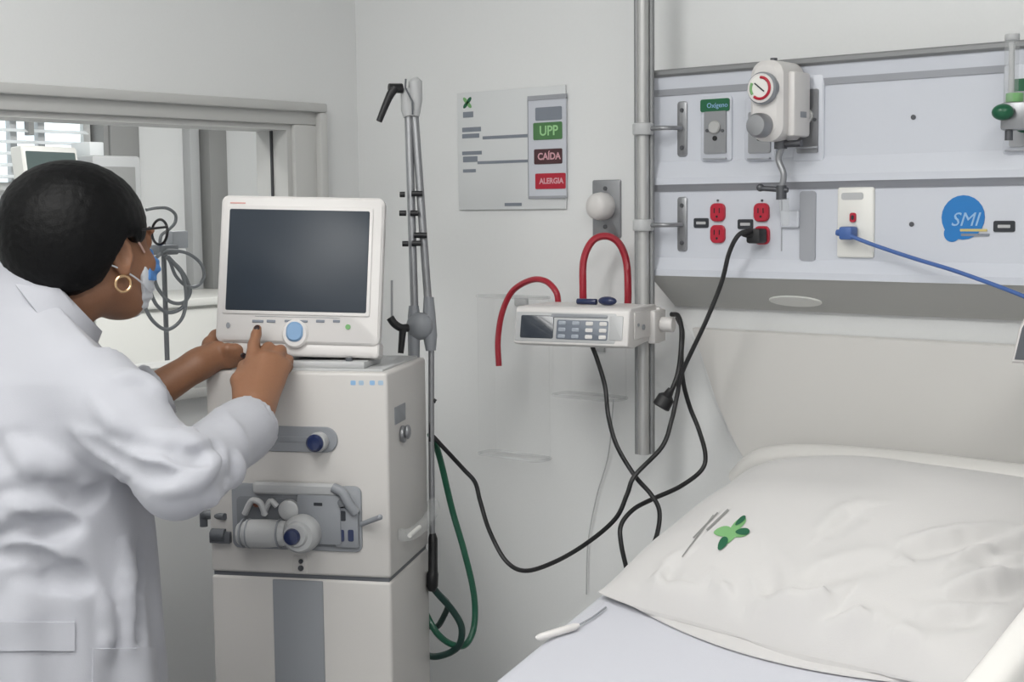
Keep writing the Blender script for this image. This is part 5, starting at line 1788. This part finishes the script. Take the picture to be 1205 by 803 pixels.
for pts_, r_ in (([(88, 503), (123, 529), (157, 544), (194, 549), (219, 544)], .012), ([(186, 577), (217, 570), (239, 557), (256, 536)], .012), ([(150, 503), (187, 518), (209, 521), (226, 510)], .012), ([(216, 531), (230, 524), (240, 522)], .009),
                 ([(240, 590), (263, 579), (276, 557), (275, 542)], .012), ([(40, 526), (58, 546), (80, 554)], .014), ([(12, 515), (30, 540), (40, 552)], .013), ([(135, 446), (165, 450), (188, 466)], .012), ([(-10, 640), (36, 645), (78, 651)], .016),
                 ([(-10, 671), (30, 669), (52, 668)], .012), ([(8, 592), (30, 601), (50, 608)], .013), ([(146, 640), (150, 700), (152, 760)], .012), ([(118, 700), (122, 735), (122, 765)], .012), ([(110, 470), (130, 492), (150, 505)], .010)):
    crease(pts_, r_)
for pts_, r_ in (([(98, 518), (130, 540), (165, 557), (200, 560)], .010), ([(200, 533), (222, 535), (240, 540)], .009), ([(60, 574), (85, 584), (104, 590), (121, 579)], .012), ([(5, 676), (50, 679), (85, 680), (104, 688)], .016), ([(0, 655), (30, 657), (60, 662)], .012),
                 ([(20, 612), (55, 622), (90, 620)], .012), ([(166, 640), (168, 700), (168, 750)], .014), ([(255, 520), (262, 528), (264, 545)], .007)):
    crease(pts_, r_, up=False, inset=.003)
# cut the cuffs square and open them
for c_, f_, r in ((cufR, fdR, .044), (cufL, fdL, .038)):
    m_ = .1
    sl, X, Y, Z = cs_.sub(c_ - m_, c_ + m_)
    t = (X - c_[0]) * f_[0] + (Y - c_[1]) * f_[1] + (Z - c_[2]) * f_[2]
    rr = np.sqrt(np.maximum((X - c_[0]) ** 2 + (Y - c_[1]) ** 2 + (Z - c_[2]) ** 2 - t * t, 0))
    o = cs_.S[sl]
    near = rr < .085
    o = np.where(near, np.maximum(o, t), o)
    hole = np.maximum(rr - r, -(t + .03))
    o = np.maximum(o, -hole)
    cs_.S[sl] = o
# open the neck
nb = neckB
ax_ = (neck0 - neckB) / np.linalg.norm(neck0 - neckB)
sl, X, Y, Z = cs_.sub(nb - .2, nb + .2)
t = (X - nb[0]) * ax_[0] + (Y - nb[1]) * ax_[1] + (Z - nb[2]) * ax_[2]
cut = t - .085 + .25 * ((X - nb[0]) * fwd0[0] + (Y - nb[1]) * fwd0[1])
cs_.S[sl] = np.maximum(cs_.S[sl], cut * .9)
rr = np.sqrt(np.maximum((X - nb[0]) ** 2 + (Y - nb[1]) ** 2 + (Z - nb[2]) ** 2 - t * t, 0))
cs_.S[sl] = np.maximum(cs_.S[sl], -np.maximum(rr - .066, -(t - .02)))
coat, cV, cF = sdf_obj('lab_coat', cs_, 'coat', person)
cb = BVHTree.FromPolygons([Vector(v) for v in cV.tolist()], cF.tolist())


def coat_patch(name, px0, px1, ys_, n, off=.004, m='coat'):
    b = newbm()
    R_ = []
    ys_ = [ys_[0] - .01] + list(ys_) + [ys_[-1] + .01]
    for j_, y in enumerate(ys_):
        r = []
        for k in range(-1, n + 1):
            x = px0 + (px1 - px0) * min(max(k, 0), n - 1) / (n - 1)
            h = cb.ray_cast(CAM, ray(x, y).normalized())
            rim_ = k in (-1, n) or j_ in (0, len(ys_) - 1)
            p, nr = (h[0], h[1]) if h[0] is not None else (D(x, y, 2.05), Vector((0, 0, 1)))
            r.append(b.verts.new(p + nr * (-.003 if rim_ else off)))
        R_.append(r)
    for A, B in zip(R_, R_[1:]):
        for k in range(n + 1):
            b.faces.new((A[k], A[k + 1], B[k + 1], B[k]))
    return obj(name, b, m, coat, world=True, sharp=70)


coat_patch('back_belt', -30, 88, [732, 738, 750, 760, 766], 40, .004)
coat_patch('pocket', 108, 184, [763, 768, 776, 790, 803, 830], 24, .0035)
# collar: a turned-over band round the neck
b = newbm()
u_, v_, _ = basis(Vector(ax_))
rows = []
for rr_, tt in ((.060, .064), (.063, .100), (.069, .106), (.078, .092), (.090, .066), (.098, .048), (.092, .044)):
    r = []
    for k in range(40):
        a = 2 * PI * k / 40
        dv = u_ * math.cos(a) + v_ * math.sin(a)
        fr_ = float(np.array(dv) @ fwd0)
        side = float(np.array(dv) @ rgt)
        r.append(b.verts.new(Vector(nb) + Vector(ax_) * (tt - (.018 if rr_ < .072 else .04) * fr_ - .012) + dv * rr_ * (1 + .1 * max(0, side))))
    rows.append(r)
for A, B in zip(rows, rows[1:]):
    for k in range(40):
        b.faces.new((A[k], A[(k + 1) % 40], B[(k + 1) % 40], B[k]))
obj('collar', b, 'coat', coat, world=True, sharp=60)

# ------------------------------------------------------------------ mask, glasses, earrings, trousers, shoes
ms = SDF(Hc - .15, Hc + .15, .0032)
ms.ell(hp(0, .032, -.04), HR, (.066, .070, .07), .01)
ms.ell(hp(0, .062, -.07), HR, (.038, .042, .042), .03)
ms.cap(hp(0, .09, .0), hp(0, .112, -.03), .012, .016, .02)
sl, X, Y, Z = ms.sub(Hc - .2, Hc + .2)
lf = (X - Hc[0]) * hf[0] + (Y - Hc[1]) * hf[1] + (Z - Hc[2]) * hf[2]
lu = (X - Hc[0]) * hu[0] + (Y - Hc[1]) * hu[1] + (Z - Hc[2]) * hu[2]
lr = (X - Hc[0]) * rgh[0] + (Y - Hc[1]) * rgh[1] + (Z - Hc[2]) * rgh[2]
ms.S = np.maximum(ms.S, np.maximum(lu - .0 + np.abs(lr) * .25, .048 + .35 * np.abs(lu + .045) - lf))
ms.S = (ms.S + .0016 * np.sin(lu * 420) * (np.abs(lr) < .05)).astype(np.float32)
mk, _, _ = sdf_obj('face_mask', ms, 'mask_w', person)
b = newbm(); sphere(b, (0, 0, 0), (.01, .03, .028), None, 16)
bb = SDF(Hc - .15, Hc + .15, .0032)
bb.S = np.maximum(ms.S - .0022, np.maximum(-(lu + .052), .062 - lf)).astype(np.float32)
sdf_obj('mask_front', bb, 'mask_b', mk)
b.free()
for s in (-1, 1):
    b = newbm(); tube(b, sweep([hp(s * .062, .052, -.008), hp(s * .076, .03, .006), hp(s * .083, .01, .02), hp(s * .086, -.012, .02), hp(s * .082, -.026, .004), hp(s * .078, -.03, -.02)], 5), .0016, 7); obj('ear_loop', b, mat('mask_elastic', 'd8b8ac', .7), mk, world=True)
    b = newbm(); tube(b, sweep([hp(s * .058, .07, -.07), hp(s * .074, .03, -.05), hp(s * .08, -.005, -.036), hp(s * .078, -.024, -.03)], 5), .0014, 7); obj('ear_loop', b, 'mask_w', mk, world=True)
gs = newbm()
for s in (-1, 1):
    ring = []
    for k in range(24):
        a = 2 * PI * k / 24
        x, z = .027 * math.cos(a), .02 * math.sin(a)
        ring.append(hp(s * .035 + x, .112 - .25 * abs(s * .035 + x) , .026 + z))
    tube(gs, ring, .0022, 7, closed=True)
    tube(gs, [hp(s * .06, .097, .034), hp(s * .078, .06, .03), hp(s * .084, 0, .022), hp(s * .082, -.02, .01)], .002, 7)
tube(gs, [hp(-.009, .109, .03), hp(0, .112, .034), hp(.009, .109, .03)], .002, 7)
gl_ = obj('glasses', gs, 'black', person, world=True)
for s in (-1, 1):
    b = newbm()
    vs_ = [b.verts.new(hp(s * .035 + .026 * math.cos(2 * PI * k / 24), .112 - .25 * abs(s * .035 + .026 * math.cos(2 * PI * k / 24)), .026 + .019 * math.sin(2 * PI * k / 24))) for k in range(24)]
    b.faces.new(vs_)
    obj('lens', b, 'lens', gl_, world=True)
    ec = hp(s * .083, -.004, -.052)
    b = newbm(); tube(b, [ec + hf * .012 * math.cos(a) * 1.0 + hu * (.012 * math.sin(a) - .006) + rgh * s * .003 * math.cos(a) for a in [2 * PI * k / 24 for k in range(24)]], .0024, 8, closed=True); obj('earring', b, 'gold', person, world=True)
tsd = SDF((.1, -1.45, .0), (.8, -.95, .95), .009)
for s in (-1, 1):
    kn = hip + rgt * s * .095 - np.array((0, 0, .4))
    an = np.array((kn[0], kn[1] - .02, .08))
    tsd.cap(hip + rgt * s * .085, kn, .108, .078, .04)
    tsd.cap(kn, an + np.array((0, 0, .01)), .078, .066, .02)
sl, X, Y, Z = tsd.sub(tsd.lo, tsd.lo + tsd.n * tsd.h)
tsd.S = np.maximum(tsd.S, np.maximum(.075 - Z, Z - .88)).astype(np.float32) + 0 * X
sdf_obj('trousers', tsd, 'trouser', person)
for s in (-1, 1):
    kn = hip + rgt * s * .095 - np.array((0, 0, .4))
    an = np.array((kn[0], kn[1] - .02, .0))
    sd = SDF(an + np.array((-.12, -.15, 0)) - .01, an + np.array((.12, .28, .14)), .006)
    sd.cap(an + np.array((0, 0, .05)) - fwd0 * .03, an + np.array((0, 0, .038)) + fwd0 * .16, .046, .04, .02)
    sd.cap(an + np.array((0, 0, .05)), an + np.array((0, 0, .09)), .046, .046, .02)
    sl, X, Y, Z = sd.sub(sd.lo, sd.lo + sd.n * sd.h)
    sd.S = np.maximum(sd.S, np.maximum(.001 - Z, Z - .1)).astype(np.float32) + 0 * X
    sdf_obj('shoe', sd, 'shoe', person)
